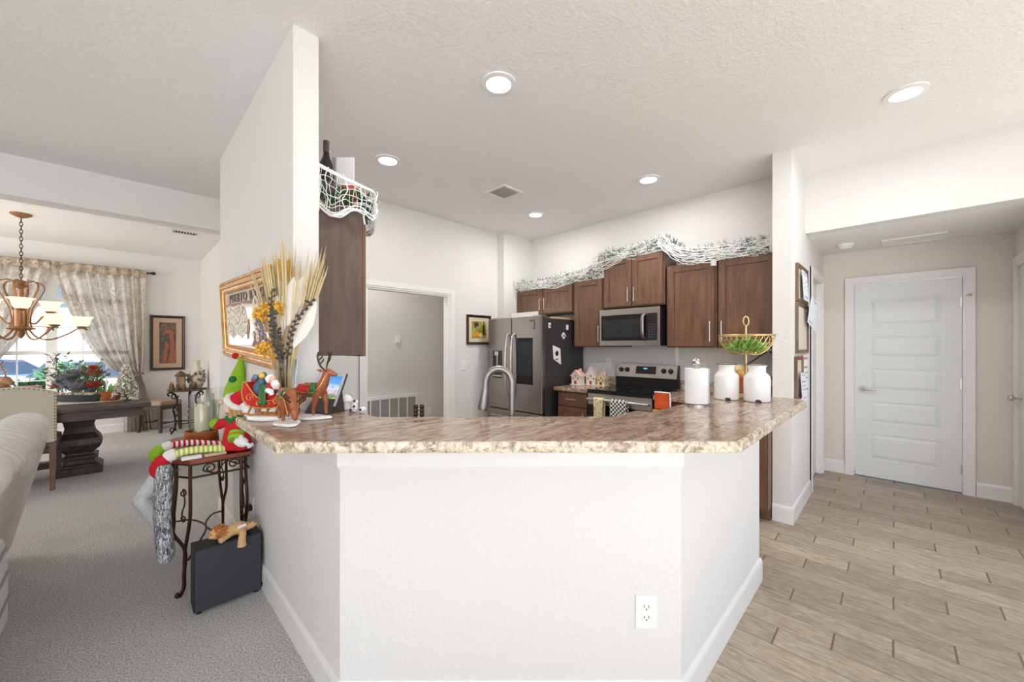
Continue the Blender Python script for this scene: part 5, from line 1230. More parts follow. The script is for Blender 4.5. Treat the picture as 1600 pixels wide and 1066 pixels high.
# candle, tray, cards
cx, cy = .386, 3.307
t = thing('candle_tray', 'round orange brown wooden tray under the larger glass hurricane', 'tray', (cx, cy, TZ))
MB().lathe([(0, .0006), (.086, .0006), (.092, .01), (.094, .058), (.089, .058), (.084, .012), (0, .010)], (cx, cy, TZ), 36).build('tray_body', M['tray_wood'], t)
def hurricane(label, x, y, r, z0, h, candle, ch, cr):
    t = thing('hurricane_candle_holder', label, 'candle holder', (x, y, z0), 0, 'glass hurricane candle holders')
    MB().lathe([(0, .0008), (r-.004, .0008), (r, .004), (r, h), (r-.0035, h), (r-.0035, .010), (0, .009)], (x, y, z0), 40).build('glass_cylinder', M['glass'], t)
    c = thing('pillar_candle', candle, 'candle', (x, y, z0+.011), 0, 'cream pillar candles')
    n = 36; wav = lambda k: .012*math.sin(3*2*math.pi*k/n+.6)+.006*math.sin(5*2*math.pi*k/n)
    ring = lambda rr, zf: [(x+rr*math.cos(2*math.pi*k/n), y+rr*math.sin(2*math.pi*k/n), z0+.011+zf(k)) for k in range(n)]
    MB().loft([ring(cr*.1, lambda k: .0005), ring(cr, lambda k: .0005), ring(cr, lambda k: ch+wav(k)), ring(cr*.86, lambda k: ch-.004+wav(k)), ring(cr*.8, lambda k: ch-.022), ring(cr*.1, lambda k: ch-.026)]).build('wax', mat('cream_wax', (243, 234, 206), .5, vary=.02, Subsurface_Weight=.2), c)
    MB().cyl((x, y, z0+ch-.02), (x, y, z0+ch), .0022, seg=6).build('wick', M['black'], c)
    return t
hurricane('larger clear glass hurricane standing in the wooden tray on the iron table', cx, cy, .068, TZ+.012, .285, 'cream candle with wavy top in the glass in the wooden tray', .205, .040)
hurricane('second clear glass hurricane behind the tray against the partition', .487, 3.408, .054, TZ+.001, .325, 'cream candle in the glass behind the wooden tray', .225, .034)
t = thing('greenery_ring', 'frosted green sprigs round the candle inside the larger glass', 'greenery', (cx, cy, TZ+.025))
rnd = random.Random(2); mb = MB()
for k in range(80):
    a = rnd.uniform(0, 6.28); p = Vector((cx+.052*math.cos(a), cy+.052*math.sin(a), TZ+.030+rnd.uniform(0, .02)))
    mb.leaf(p, (math.cos(a+1.6)+rnd.uniform(-.6, .6), math.sin(a+1.6)+rnd.uniform(-.6, .6), rnd.uniform(.1, 1)), (math.cos(a), math.sin(a), 0), rnd.uniform(.02, .036), .007)
mb.build('sprigs', mat('frosted_green_sprig', (112, 138, 122), .6, vary=.4, vscale=40), t, smooth=0)
tag(box(.232, .318, 2.728, 2.768, TZ+.0006, TZ+.016).build('white_box', M['paper'], smooth=0, bevel=.002), 'flat white box on the iron table under the striped green leg', 'box')
tag(box(.33, .43, 2.735, 2.765, TZ+.0006, TZ+.012).build('beige_card', mat('beige_card', (206, 190, 160), .7), smooth=0, bevel=.001), 'flat beige card on the iron table edge beside the white box', 'card')

# ------------------------------------------------------------------ plush elf, gnome, lion, stockings
def plush(name, rgb, vary=.15, b=.5): return mat(name, rgb, .9, 0, vary=vary, vscale=30, bump=b, bscale=140, bdist=.004)
p_red = plush('red_plush', (200, 24, 38)); p_white = plush('white_fur', (240, 238, 234), .05, .8); p_lime = plush('lime_sequin_plush', (142, 190, 40), .3, .8)
p_green = plush('green_felt', (28, 120, 60)); p_skin = plush('pink_beige_felt', (238, 204, 180), .04, .2); p_tan = plush('tan_yarn_hair', (206, 158, 106), .25, .9)
t = thing('elf_plush', 'plush elf in red slumped on the iron table with long striped legs', 'plush toy', (.47, 2.80, TZ))
mb = MB().tube([(.485, 2.78, TZ+.006), (.487, 2.785, .80), (.483, 2.79, .86), (.478, 2.795, .93), (.474, 2.798, .965)], [.066, .074, .062, .042, .026], 16)
mb.ell((.50, 2.757, .782), (.060, .060, .026)).ell((.520, 2.77, .80), (.045, .06, .045))
mb.tube([(.47, 2.78, .935), (.478, 2.745, .90), (.480, 2.715, .865)], [.026, .030, .030], 12)
mb.tube([(.46, 2.81, .935), (.425, 2.845, .915), (.405, 2.87, .900)], [.026, .028, .026], 12)
mb.build('red_dress', p_red, t, remesh=.005, relax=3, smooth=180)
mb = MB(); mb.ell((.470, 2.797, 1.0), (.043, .043, .040)).ell((.440, 2.770, .994), (.012, .012, .011)).ell((.473, 2.797, .968), (.020, .020, .02)).ell((.438, 2.818, 1.004), (.010, .018, .016)).ell((.478, 2.756, 1.004), (.018, .010, .016))
mb.build('head', p_skin, t, remesh=.004, relax=3, smooth=180)
for (x_, y_) in ((.4405, 2.791), (.452, 2.772)): MB().ell((x_-.0, y_-.008, 1.010), (.005, .005, .006), seg=8, rings=6).build('eye', M['black'], t)
mb = MB().tube([(.432, 2.782, .982), (.441, 2.770, .979), (.452, 2.762, .982)], .0024, 6); mb.build('mouth', p_red, t)
mb = MB(); rnd = random.Random(5)
for k in range(26):
    a = R(200+180*k/25); c = Vector((.476+.046*math.cos(a+.5), 2.79+.046*math.sin(a+.5), 1.03))
    mb.tube(bez([c, c+Vector((rnd.uniform(-.006, .006), rnd.uniform(-.01, .0), -.03)), c+Vector((.012*(k > 14), -.012*(k > 14), -.055-.02*rnd.random()))], 8), .0055, 6)
mb.build('hair', p_tan, t)
mb = MB(); mb.ell((.468, 2.770, .958), (.030, .026, .016)).ell((.446, 2.775, .955), (.022, .018, .017)).ell((.488, 2.748, .952), (.024, .020, .016)).ell((.452, 2.755, .938), (.014, .014, .018))
mb.build('green_collar', p_green, t, remesh=.004, relax=2, smooth=180)
hb = Vector((.488, 2.782, 1.045)); hdv = Vector((.32, -.62, .72)).normalized()
q = hdv.to_track_quat('Z', 'Y').to_matrix()
MB().tube([hb+q @ Vector((.050*math.cos(a), .050*math.sin(a), 0)) for a in [2*math.pi*k/20 for k in range(20)]], .019, 10, loop=True).build('white_brim', p_white, t)
MB().tube(bez([hb-hdv*.01, hb+hdv*.05, hb+hdv*.10+Vector((0, -.012, -.004)), hb+hdv*.13+Vector((.0, -.035, -.03))], 14), [.052]*2+[.048, .044, .040, .036, .030, .026, .022, .018, .014, .012, .010, .009, .008, .008, .008][:len(bez([hb-hdv*.01, hb+hdv*.05, hb+hdv*.10, hb+hdv*.13], 14))-2], 16).build('red_hat', p_red, t)
MB().ell(hb+hdv*.13+Vector((0, -.045, -.045)), .018).build('pompom', p_white, t)
MB().tube(bez([(.512, 2.73, 1.03), (.53, 2.70, 1.0), (.532, 2.69, .965), (.528, 2.69, .95)], 10), [.026, .030, .032, .033, .032, .031, .030, .027, .024, .02, .016, .012, .01][:len(bez([(0, 0, 0), (1, 0, 0), (2, 0, 0), (3, 0, 0)], 10))], 12).build('white_plume', p_white, t)
def striped(name, ca, cb, freq):
    g = NG(name); sp = g.n('SeparateXYZ'); g.l(g.obj(), sp.inputs[0])
    s = g.math('FRACT', g.math('MULTIPLY', g.math('ADD', sp.outputs[0], 10.0), freq))
    g.bsdf(g.mix(g.math('GREATER_THAN', s, .5), lin(ca), lin(cb)), .9, 0, g.bump(g.noise(g.obj(), 200, 2), .3, .002)); return g.m
MB().tube(bez([(.43, 2.77, TZ+.026), (.385, 2.782, TZ+.030), (.32, 2.790, TZ+.036), (.26, 2.797, TZ+.036), (.205, 2.802, TZ+.026)], 22), .0215, 14).build('striped_leg', striped('lime_and_cream_stripes', (176, 200, 74), (238, 236, 190), 48), t)
MB().tube(bez([(.45, 2.85, TZ+.026), (.385, 2.95, TZ+.028), (.32, 3.03, TZ+.030), (.26, 3.055, TZ+.032), (.21, 3.058, TZ+.028)], 22), .0195, 14).build('striped_leg', striped('red_and_white_stripes', (190, 28, 48), (244, 236, 236), 44), t)
def boot(pts, rad, m_, cuff, cr):
    mb = MB().tube(bez(pts, 14), rad if not hasattr(rad, '__len__') else rad, 14)
    b = mb.build('boot', m_, t)
    MB().tube(cuff, [cr*.9, cr, cr, cr*.85], 14).build('white_cuff', p_white, b)
def taper(n, *vals):
    out = []
    for i in range(n):
        q = i/(n-1)*(len(vals)-1); k = min(int(q), len(vals)-2); out.append(vals[k]+(vals[k+1]-vals[k])*(q-k))
    return out
bp_ = [(.188, 2.805, TZ+.018), (.155, 2.815, TZ-.006), (.142, 2.828, TZ-.05), (.158, 2.80, TZ-.076), (.178, 2.775, TZ-.066)]
boot(bp_, taper(len(bez(bp_, 14)), .026, .034, .038, .032, .020, .006), p_red, [(.214, 2.80, TZ+.030), (.204, 2.802, TZ+.028), (.186, 2.805, TZ+.020), (.176, 2.806, TZ+.012)], .033)
bp_ = [(.188, 3.058, TZ+.024), (.158, 3.064, TZ+.004), (.146, 3.07, TZ-.03), (.150, 3.06, TZ-.06)]
boot(bp_, taper(len(bez(bp_, 14)), .025, .034, .036, .030, .016), p_lime, [(.214, 3.056, TZ+.030), (.204, 3.057, TZ+.029), (.188, 3.058, TZ+.024), (.178, 3.06, TZ+.018)], .030)
MB().leaf((.185, 2.765, TZ-.055), (1, -.6, .4), (0, 0, 1), .05, .03).build('green_boot_trim', p_green, t, smooth=0)
MB().tube([(.476, 2.722, .875), (.470, 2.705, .852), (.464, 2.692, .835)], [.036, .041, .036], 14).build('lime_cuff', p_lime, t)
MB().tube([(.4705, 2.7068, .854), (.4695, 2.7043, .851)], .0425, 16).build('red_ribbon', p_red, t)
MB().tube([(.407, 2.868, .905), (.398, 2.880, .915), (.392, 2.890, .922)], [.030, .034, .028], 12).build('lime_cuff', p_lime, t)
mb = MB().tube([(.470, 2.69, .838), (.492, 2.668, .822), (.510, 2.655, .812)], [.024, .030, .022], 12).ell((.486, 2.665, .852), (.011, .011, .016))
for k in range(4): mb.tube([(.505, 2.66+.008*k-.012, .815), (.528, 2.648+.010*k-.012, .804-.002*k)], [.011, .008], 8)
mb.build('mitten', p_white, t, remesh=.004, relax=3, smooth=180)
MB().prism([(.525, .775), (.555, .79), (.548, .808), (.518, .793)], 2.690, 2.694, 1).build('care_label', M['paper'], t, smooth=0)

t = thing('gnome_plush', 'plush gnome with tall lime green hat and red pompom behind the elf', 'plush toy', (.50, 3.05, TZ))
MB().tube([(.50, 3.05, TZ+.002), (.50, 3.05, .84), (.50, 3.05, .95), (.505, 3.045, 1.06)], [.056, .064, .060, .050], 18).build('body', plush('grey_white_plush', (214, 210, 204), .1), t)
MB().ell((.448, 3.03, 1.02), .014).build('nose', p_skin, t)
MB().tube(bez([(.508, 3.042, 1.045), (.520, 3.032, 1.10), (.534, 3.022, 1.17), (.546, 3.012, 1.25), (.546, 3.012, 1.29), (.535, 3.02, 1.302)], 20), taper(len(bez([(0, 0, 0)]*1+[(1, 0, 0), (2, 0, 0), (3, 0, 0), (4, 0, 0), (5, 0, 0)], 20)), .0545, .052, .044, .024, .012, .010), 18).build('lime_hat', p_lime, t)
MB().ell((.522, 3.028, 1.312), .020).build('red_pompom', p_red, t)
MB().ell((.500, 2.985, 1.165), .021).build('green_pompom', p_green, t)

def stocking(name, label, pts, rad, m_, flat, cuffm=None):
    t = thing(name, label, 'stocking', pts[0], 0, 'fur stockings hanging from the iron table')
    P = bez(pts, 26); MB().tube(P, taper(len(P), *rad), 16, flat=flat).build('stocking_body', m_, t, subsurf=1)
    return t
gf = NG('grey_long_fur'); v = gf.mapped(scale=(1, 1, .35)); n_ = gf.noise(v, 95, 5, .75, .8)
gf.bsdf(gf.ramp(n_, [(.40, lin((58, 60, 66))), (.5, lin((156, 158, 162))), (.60, lin((236, 237, 239)))]), .95, 0, gf.bump(n_, .6, .008))
st_ = stocking('fur_stocking', 'long grey fur stocking hanging from the left edge of the iron table', [(.165, 2.80, .742), (.162, 2.80, .62), (.160, 2.80, .46), (.166, 2.795, .34), (.172, 2.79, .26), (.170, 2.79, .215)], (.034, .044, .046, .042, .046, .044, .034), gf.m, .9)
st_['label'] = 'long grey fur stocking hanging from the left edge of the iron table'
MB().tube([(.165, 2.80, .735), (.185, 2.80, .748), (.197, 2.80, .742)], .003, 6).build('hanging_loop', M['paper'], st_)
wf_ = NG('white_long_fur'); v = wf_.obj(); n_ = wf_.noise(v, 50, 5, .7)
wf_.bsdf(wf_.ramp(n_, [(.3, lin((222, 224, 228))), (.6, lin((246, 246, 246)))]), .95, 0, wf_.bump(n_, .8, .015))
st_ = stocking('fur_stocking', 'white fur stocking hanging behind the grey one at the table', [(.170, 2.985, .735), (.158, 2.985, .66), (.120, 2.99, .57), (.085, 3.0, .52), (.115, 2.995, .45), (.150, 2.985, .36), (.165, 2.98, .27)], (.026, .036, .050, .046, .050, .042, .034, .026), wf_.m, .85)
MB().tube([(.170, 2.985, .735), (.187, 2.985, .748), (.197, 2.985, .742)], .003, 6).build('hanging_loop', M['paper'], st_)

# black box and lion
t = thing('subwoofer_box', 'square matte black box standing on the carpet under the iron table', 'box', (.415, 2.59, 0), 0)
MB().box(.262, .558, 2.535, 2.66, .012, .331).build('cabinet', M['black'], t, smooth=0, bevel=.004)
box(.266, .554, 2.524, 2.534, .016, .327).build('front_panel', mat('slate_grey_cloth', (56, 58, 66), .8, bump=.3, bscale=400), t, smooth=0, bevel=.003)
for (x_, y_) in ((.285, 2.55), (.535, 2.55), (.285, 2.64), (.535, 2.64)): MB().cyl((x_, y_, .0005), (x_, y_, .013), .012, seg=12).build('foot', M['black'], t)
t = thing('lion_plush', 'small tan plush lion with orange mane lying on the black box', 'plush toy', (.45, 2.585, .331))
LZ = .331
mb = MB(); mb.tube([(.385, 2.59, LZ+.034), (.42, 2.59, LZ+.032), (.47, 2.59, LZ+.036), (.505, 2.59, LZ+.030)], [.022, .030, .036, .022], 14)
mb.tube([(.42, 2.575, LZ+.020), (.395, 2.555, LZ+.014), (.370, 2.538, LZ+.012)], [.017, .015, .016], 10)
mb.tube([(.475, 2.57, LZ+.024), (.470, 2.535, LZ+.016), (.462, 2.512, LZ-.010), (.462, 2.508, LZ-.040)], [.019, .018, .019, .022], 12)
mb.tube([(.50, 2.585, LZ+.028), (.525, 2.578, LZ+.034), (.535, 2.575, LZ+.050)], [.018, .016, .020], 10)
mb.tube([(.50, 2.61, LZ+.028), (.53, 2.62, LZ+.022)], [.018, .017], 10)
mb.ell((.362, 2.585, LZ+.040), (.032, .030, .030)).ell((.338, 2.575, LZ+.034), (.014, .016, .013))
mb.build('body', plush('tan_plush', (214, 172, 120), .1), t, remesh=.004, relax=3, smooth=180)
mb = MB(); rnd = random.Random(9)
for k in range(150):
    d = Vector((rnd.gauss(0, 1), rnd.gauss(0, 1), rnd.gauss(0, 1))).normalized()
    if d.x < -.45 or d.z < -.55: continue
    p = Vector((.366, 2.585, LZ+.042))+d*.028; mb.tube([p, p+d*.012+Vector((.004, 0, 0)), p+d*.018+Vector((.010, 0, -.003))], [.0042, .0036, .001], 5)
mb.build('orange_mane', plush('orange_brown_yarn', (196, 120, 62), .2), t, smooth=60)
for s in (-1, 1): MB().ell((.336, 2.573+s*.010, LZ+.048), .0032, seg=8, rings=6).build('eye', M['black'], t)
MB().prism([(.452, LZ+.045), (.49, LZ+.052), (.486, LZ+.066), (.450, LZ+.060)], 2.549, 2.552, 1).build('care_label', M['paper'], t, smooth=0)
# ------------------------------------------------------------------ dining room
g = NG('cream_grey_damask_curtain'); v = g.obj()
a = g.noise(v, 9, 5, .7, 1.6); b = g.noise(v, 30, 3, .6)
f_ = g.math('ADD', g.math('MULTIPLY', a, .7), g.math('MULTIPLY', b, .3))
c_ = g.ramp(f_, [(.38, lin((206, 194, 182))), (.50, lin((236, 229, 220))), (.62, lin((250, 246, 240)))])
d_ = g.n('BsdfDiffuse'); g.l(c_, d_.inputs[0]); t_ = g.n('BsdfTranslucent'); g.l(c_, t_.inputs[0])
ms = g.n('MixShader'); ms.inputs[0].default_value = .6; g.l(d_.outputs[0], ms.inputs[1]); g.l(t_.outputs[0], ms.inputs[2])
tp = g.n('BsdfTransparent'); m2 = g.n('MixShader'); m2.inputs[0].default_value = .16; g.l(ms.outputs[0], m2.inputs[1]); g.l(tp.outputs[0], m2.inputs[2]); g.l(m2.outputs[0], g.out.inputs[0]); M['curtain'] = g.m
g = NG('tan_damask_heading'); a = g.noise(g.obj(), 26, 5, .7, 1.2); g.bsdf(g.ramp(a, [(.38, lin((128, 110, 92))), (.55, lin((186, 170, 150))), (.7, lin((208, 196, 180)))]), .9); M['heading'] = g.m
t = thing('curtain_rod', 'dark metal curtain rod with ball finial above the dining window', 'curtain rod', (-.7, 8.72, 2.56))
MB().cyl((-2.1, 8.72, 2.575), (.335, 8.72, 2.575), .012, seg=12).build('rod', M['bronze'], t)
MB().lathe([(.010, 0), (.016, .008), (.012, .016), (.026, .04), (.028, .055), (.018, .072), (.006, .082), (0, .084)], (.335, 8.72, 2.575), 16, 0).build('finial', M['bronze'], t)
for x_ in (-2.05, .318): MB().cyl((x_, 8.72, 2.575), (x_, 8.85, 2.575), .009, seg=8).build('bracket', M['bronze'], t)
def lerp_tab(tab, z):
    for i in range(len(tab)-1):
        z0, x0 = tab[i]; z1, x1 = tab[i+1]
        if z0 >= z >= z1: return x0+(x1-x0)*(z0-z)/(z0-z1)
    return tab[-1][1] if z < tab[-1][0] else tab[0][1]
def curtain(label, inner, outer, y0, folds, ph):
    """gathered panel: inner and outer edge as (z, x) tables; the folds bunch up at the tie"""
    t = thing('curtain', label, 'curtain', (outer[0][1], y0, 0), 0, 'tied back curtains at the dining window')
    zs = [2.60-2.585*k/64 for k in range(65)]
    def f(u, w):
        z = 2.60-2.585*w; xi = lerp_tab(inner, z); xo = lerp_tab(outer, z)
        wd = abs(xi-xo); amp = min(.055, .034+.025*(1.0-wd)) * (1 if z < 2.50 else .35)
        x = xi+(xo-xi)*u
        return (x, y0+amp*math.sin(u*folds*6.283+ph+.6*math.sin(z*2.0))+amp*.4*math.sin(u*folds*2.3*6.283+z), z)
    MB().grid(f, 90, 66).build('cloth', M['curtain'], t, smooth=180, solid=.003)
    def h(u, w):
        xi = inner[0][1]; xo = outer[0][1]
        return (xi+(xo-xi)*u, y0-.028-.010*math.sin(u*folds*6.283+ph), 2.612-.13*w)
    MB().grid(h, 70, 5).build('heading', M['heading'], t, smooth=180, solid=.004)
    zt = .90; xi, xo = lerp_tab(inner, zt), lerp_tab(outer, zt)
    xm, hw = (xi+xo)/2, abs(xi-xo)/2+.012
    MB().tube([(xm+hw*math.cos(a_), y0+.062*math.sin(a_), zt+.03*math.cos(a_)) for a_ in [2*math.pi*k/20 for k in range(20)]], .016, 8, loop=True).build('tie_back', mat('brown_satin_tie', (140, 112, 88), .4), t)
    return t
inner_r = [(2.62, -.70), (2.47, -.69), (2.046, -.585), (1.48, -.395), (1.20, -.25), (1.0, -.10), (.93, .06), (.89, .12), (.70, .09), (.4, .05), (.0, .04)]
outer_r = [(2.62, .30), (1.6, .295), (1.1, .275), (.95, .25), (.89, .245), (.70, .30), (.4, .35), (.0, .385)]
curtain('cream grey patterned curtain tied back right of the window', inner_r, outer_r, 8.70, 8, .3)
mir = lambda tab, c=-.70: [(z, 2*c-x) for z, x in tab]
inner_l = [(2.62, -.71), (2.47, -.72), (2.046, -.80), (1.48, -1.0), (1.20, -1.16), (1.0, -1.32), (.93, -1.48), (.89, -1.52), (.70, -1.49), (.4, -1.45), (0, -1.44)]
outer_l = [(2.62, -1.80), (1.6, -1.78), (1.1, -1.74), (.95, -1.68), (.89, -1.66), (.70, -1.70), (.4, -1.75), (0, -1.78)]
curtain('cream grey patterned curtain at the left edge behind the chandelier', inner_l, outer_l, 8.70, 9, 1.3)

# picture with copper relief figures
g = NG('dark_relief_ground'); v = g.obj(); g.bsdf(g.ramp(g.noise(v, 22, 5, .7), [(.35, lin((54, 46, 38))), (.6, lin((112, 98, 78))), (.8, lin((150, 136, 110)))]), .5)
t, a = framed_y('framed_picture', 'tall dark framed picture of two reddish figures right of the dining curtain', .345, .795, .965, 1.895, 8.85, .042, .03, M['walnut'], .075, mat('tan_mount', (196, 166, 140), .8), g.m)
fm = mat('copper_red_figure', (160, 92, 68), .45, .2, vary=.35, vscale=30)
def fig(pts, d=.0): return MB().prism(pts, 8.85-.0185-d, 8.85-.014, 1)
fig([(.57, 1.09), (.665, 1.09), (.672, 1.25), (.655, 1.40), (.640, 1.55), (.645, 1.62), (.60, 1.665), (.545, 1.64), (.50, 1.585), (.49, 1.56), (.52, 1.56), (.565, 1.59), (.590, 1.57), (.600, 1.45), (.60, 1.30)]).build('figure', fm, a, smooth=0)
fig([(.49, 1.09), (.555, 1.09), (.560, 1.22), (.575, 1.36), (.59, 1.40), (.565, 1.445), (.53, 1.43), (.535, 1.36), (.515, 1.25)], .002).build('figure', fm, a, smooth=0)
mb = MB(); rnd = random.Random(8)
for k in range(14): mb.ell((.53+rnd.uniform(-.05, .13), 8.833, 1.68+rnd.uniform(-.04, .07)), (.022, .004, .018), seg=8, rings=6)
mb.build('leafy_relief', mat('bronze_relief', (130, 104, 74), .4, .4), a)

# chandelier
hx, hy = -.803, 7.155
t = thing('chandelier', 'copper chandelier with glowing amber glass shades hanging from the dining ceiling', 'chandelier', (hx, hy, 1.45))
MB().lathe([(.085, 2.899), (.082, 2.885), (.045, 2.862), (.012, 2.85), (0, 2.85)], (hx, hy, 0), 28).build('canopy', M['copper'], t)
mb = MB(); n_ = 17
for k in range(n_):
    z = 2.845-.0425*k; a_ = 0 if k % 2 else math.pi/2
    mb.tube([(hx+.011*math.cos(b_)*math.cos(a_), hy+.011*math.cos(b_)*math.sin(a_), z-.022+.027*math.sin(b_)) for b_ in [2*math.pi*j/12 for j in range(12)]], .0038, 5, loop=True)
mb.build('chain', M['bronze'], t)
MB().lathe([(0, 2.14), (.03, 2.13), (.05, 2.105), (.03, 2.085), (.045, 2.07), (.05, 2.05), (.022, 2.03), (.020, 1.80), (.06, 1.79), (.06, 1.60), (.10, 1.595), (.115, 1.58), (.10, 1.568), (.035, 1.55), (.03, 1.50), (.012, 1.47), (0, 1.455)], (hx, hy, 0), 24).build('column', M['copper'], t)
for k in range(6):
    a_ = 2*math.pi*k/6+.35; d = Vector((math.cos(a_), math.sin(a_), 0)); c = Vector((hx, hy, 0)); Z = Vector((0, 0, 1))
    MB().tube(bez([c+d*.03+Z*2.09, c+d*.09+Z*2.13, c+d*.165+Z*2.10, c+d*.175+Z*2.03, c+d*.13+Z*1.92, c+d*.085+Z*1.80, c+d*.07+Z*1.66, c+d*.08+Z*1.59], 34), .0115, 8, flat=.6).build('crown_arm', M['copper'], t)
shade = emit('lit_amber_glass', (255, 238, 196), 1.15)
def lamp_arm(a_, r, zc, base_z, kind):
    d = Vector((math.cos(a_), math.sin(a_), 0)); c = Vector((hx, hy, 0)); Z = Vector((0, 0, 1))
    if kind: pts = [c+d*.05+Z*1.575, c+d*.12+Z*1.475, c+d*.22+Z*1.455, c+d*(r-.12)+Z*1.52, c+d*(r-.02)+Z*(zc-.055), c+d*(r+.045)+Z*(zc-.075)]
    else: pts = [c+d*.06+Z*1.66, c+d*.12+Z*1.64, c+d*(r-.06)+Z*(zc-.09), c+d*r+Z*(zc-.055), c+d*(r+.05)+Z*(zc-.09)]
    arm = MB().tube(bez(pts, 28), .0095, 8).build('lamp_arm', M['copper'], t)
    p = c+d*r
    MB().lathe([(0, zc-.062), (.02, zc-.06), (.045, zc-.045), (.048, zc-.035), (0, zc-.032)], (p.x, p.y, 0), 20).build('cup', M['copper'], arm)
    s = MB().lathe([(0, zc-.032), (.045, zc-.034), (.066, zc-.012), (.074, zc+.025), (.082, zc+.058), (.106, zc+.082), (.102, zc+.084), (.076, zc+.060), (.066, zc+.025), (.060, zc-.008), (.042, zc-.028), (0, zc-.026)], (p.x, p.y, 0), 26).build('glass_shade', shade, arm)
    if kind: lamp('chandelier_bulb', 'POINT', (p.x, p.y, zc+.16), (0, 0, 0), 1.1, (1, .86, .66), shadow_soft_size=.05)
cam_dir = R(-45-180+180-90+45)  # arms start towards the camera side
for k in range(6): lamp_arm(math.atan2(-hy, -hx)+R(30)+2*math.pi*k/6, .47, 1.655, 1.5, True)
for k in range(3): lamp_arm(math.atan2(-hy, -hx)+2*math.pi*k/3, .255, 1.83, 1.6, False)

# dining table
TX0, TX1, TY0, TY1, TT = -1.85, .24, 5.775, 6.95, .765
t = thing('dining_table', 'long weathered dark wood dining table on carved pedestals before the window', 'table', (-.8, 6.36, 0))
MB().box(TX0, TX1, TY0, TY1, TT-.055, TT).build('tabletop', M['dark_wood'], t, smooth=0, bevel=.012)
MB().box(TX0+.06, TX1-.06, TY0+.06, TY0+.085, TT-.145, TT-.055).box(TX0+.06, TX1-.06, TY1-.085, TY1-.06, TT-.145, TT-.055).box(TX1-.085, TX1-.06, TY0+.085, TY1-.085, TT-.145, TT-.055).box(TX0+.06, TX0+.085, TY0+.085, TY1-.085, TT-.145, TT-.055).build('apron', M['dark_wood'], t, smooth=0)
def sq(cx, cy, r, z): return [(cx-r, cy-r, z), (cx+r, cy-r, z), (cx+r, cy+r, z), (cx-r, cy+r, z)]
for px_c in (-.31, -1.35):
    py_c = 6.33
    prof = [(.175, 0), (.175, .075), (.155, .085), (.155, .10), (.115, .115), (.115, .155), (.14, .165), (.14, .19), (.10, .205), (.10, .225), (.150, .275), (.170, .32), (.155, .38), (.118, .44), (.105, .50), (.115, .555), (.14, .60), (.14, .62)]
    MB().loft([sq(px_c, py_c, r, z) for r, z in prof]).build('pedestal', M['dark_wood_v'], t, smooth=0, bevel=.004)
    MB().box(px_c-.16, px_c+.16, py_c-.4, py_c+.4, .62, .66).build('pedestal_head', M['dark_wood'], t, smooth=0)
MB().box(-1.18, -.48, 6.29, 6.37, .09, .16).build('stretcher', M['dark_wood'], t, smooth=0)
tag(MB().box(-1.6, .15, 6.13, 6.60, TT+.0008, TT+.005).build('table_runner', mat('pale_linen_runner', (226, 218, 206), .9), smooth=0), 'pale linen runner along the dining table top', 'table runner')
# planter
rnd = random.Random(12)
pcx, pcy, pz = -.33, 6.37, TT+.006
t = thing('succulent_planter', 'boat shaped dark teal planter of grey succulents and red leaves on the dining table', 'planter', (pcx, pcy, pz))
def boat(s, z, L=.30, Wd=.10): return [(pcx+L*s*math.cos(a_)*(.7071)+Wd*s*math.sin(a_)*.7071, pcy-L*s*math.cos(a_)*.7071+Wd*s*math.sin(a_)*.7071, z) for a_ in [2*math.pi*k/32 for k in range(32)]]
MB().loft([boat(.5, pz+.0008), boat(.75, pz+.004), boat(1, pz+.075), boat(.94, pz+.075), boat(.85, pz+.05)]).build('boat_bowl', mat('dark_teal_glaze', (52, 66, 70), .4, vary=.2), t)
def rosette(c, r, m_, name, n=16):
    mb = MB()
    for k in range(n):
        a_ = k*2.4; q = k/n; el = .15+1.1*(1-q)
        mb.leaf(c, (math.cos(a_)*math.cos(el), math.sin(a_)*math.cos(el), math.sin(el)), (0, 0, 1), r*(.55+.5*q), r*.42, -.1)
    mb.build(name, m_, t, smooth=0)
gs = mat('grey_blue_succulent', (140, 142, 152), .6, vary=.3, vscale=20); rd_ = mat('red_succulent_leaf', (176, 70, 54), .6, vary=.3, vscale=20); gsg = mat('sage_sprig', (110, 124, 92), .7, vary=.4, vscale=30)
E1d = Vector((.7071, -.7071, 0))
def pp(s, z, o=0): return Vector((pcx, pcy, pz))+E1d*s+Vector((.7071, .7071, 0))*o+Vector((0, 0, z))
for (s, z, r_, o) in ((-.06, .14, .20, 0), (.05, .11, .19, -.06), (-.13, .14, .16, .03), (.13, .10, .13, .02), (-.03, .26, .16, .02), (-.10, .22, .14, -.03)): rosette(pp(s, z, o), r_, gs, 'grey_rosette')
for (s, z, r_, o) in ((.19, .27, .15, 0), (.20, .15, .14, -.02), (-.22, .14, .11, 0), (.15, .34, .10, .02)): rosette(pp(s, z, o), r_, rd_, 'red_rosette', 12)
for k in range(24):
    s = rnd.uniform(-.25, .24); b0 = pp(s*.7, .06, rnd.uniform(-.04, .04)); tip = pp(s*1.35+rnd.uniform(-.05, .05), rnd.uniform(.28, .54), rnd.uniform(-.06, .06))
    mb = MB().tube(bez([b0, b0.lerp(tip, .5)+Vector((rnd.uniform(-.02, .02), 0, .02)), tip], 8), .0025, 5)
    for j in range(14):
        p = b0.lerp(tip, .3+.7*j/13); mb.leaf(p, (rnd.gauss(0, 1), rnd.gauss(0, 1), .4), (rnd.gauss(0, 1), rnd.gauss(0, 1), rnd.gauss(0, 1)), .05, .02)
    mb.build('sprig', gsg, t, smooth=0)
for k in range(9): MB().ell(pp(-.20+.05*k, .085, -.05+.01*(k % 2)), (.028, .022, .018)).build('pebble', mat('pale_pebble', (214, 200, 176), .8), t)
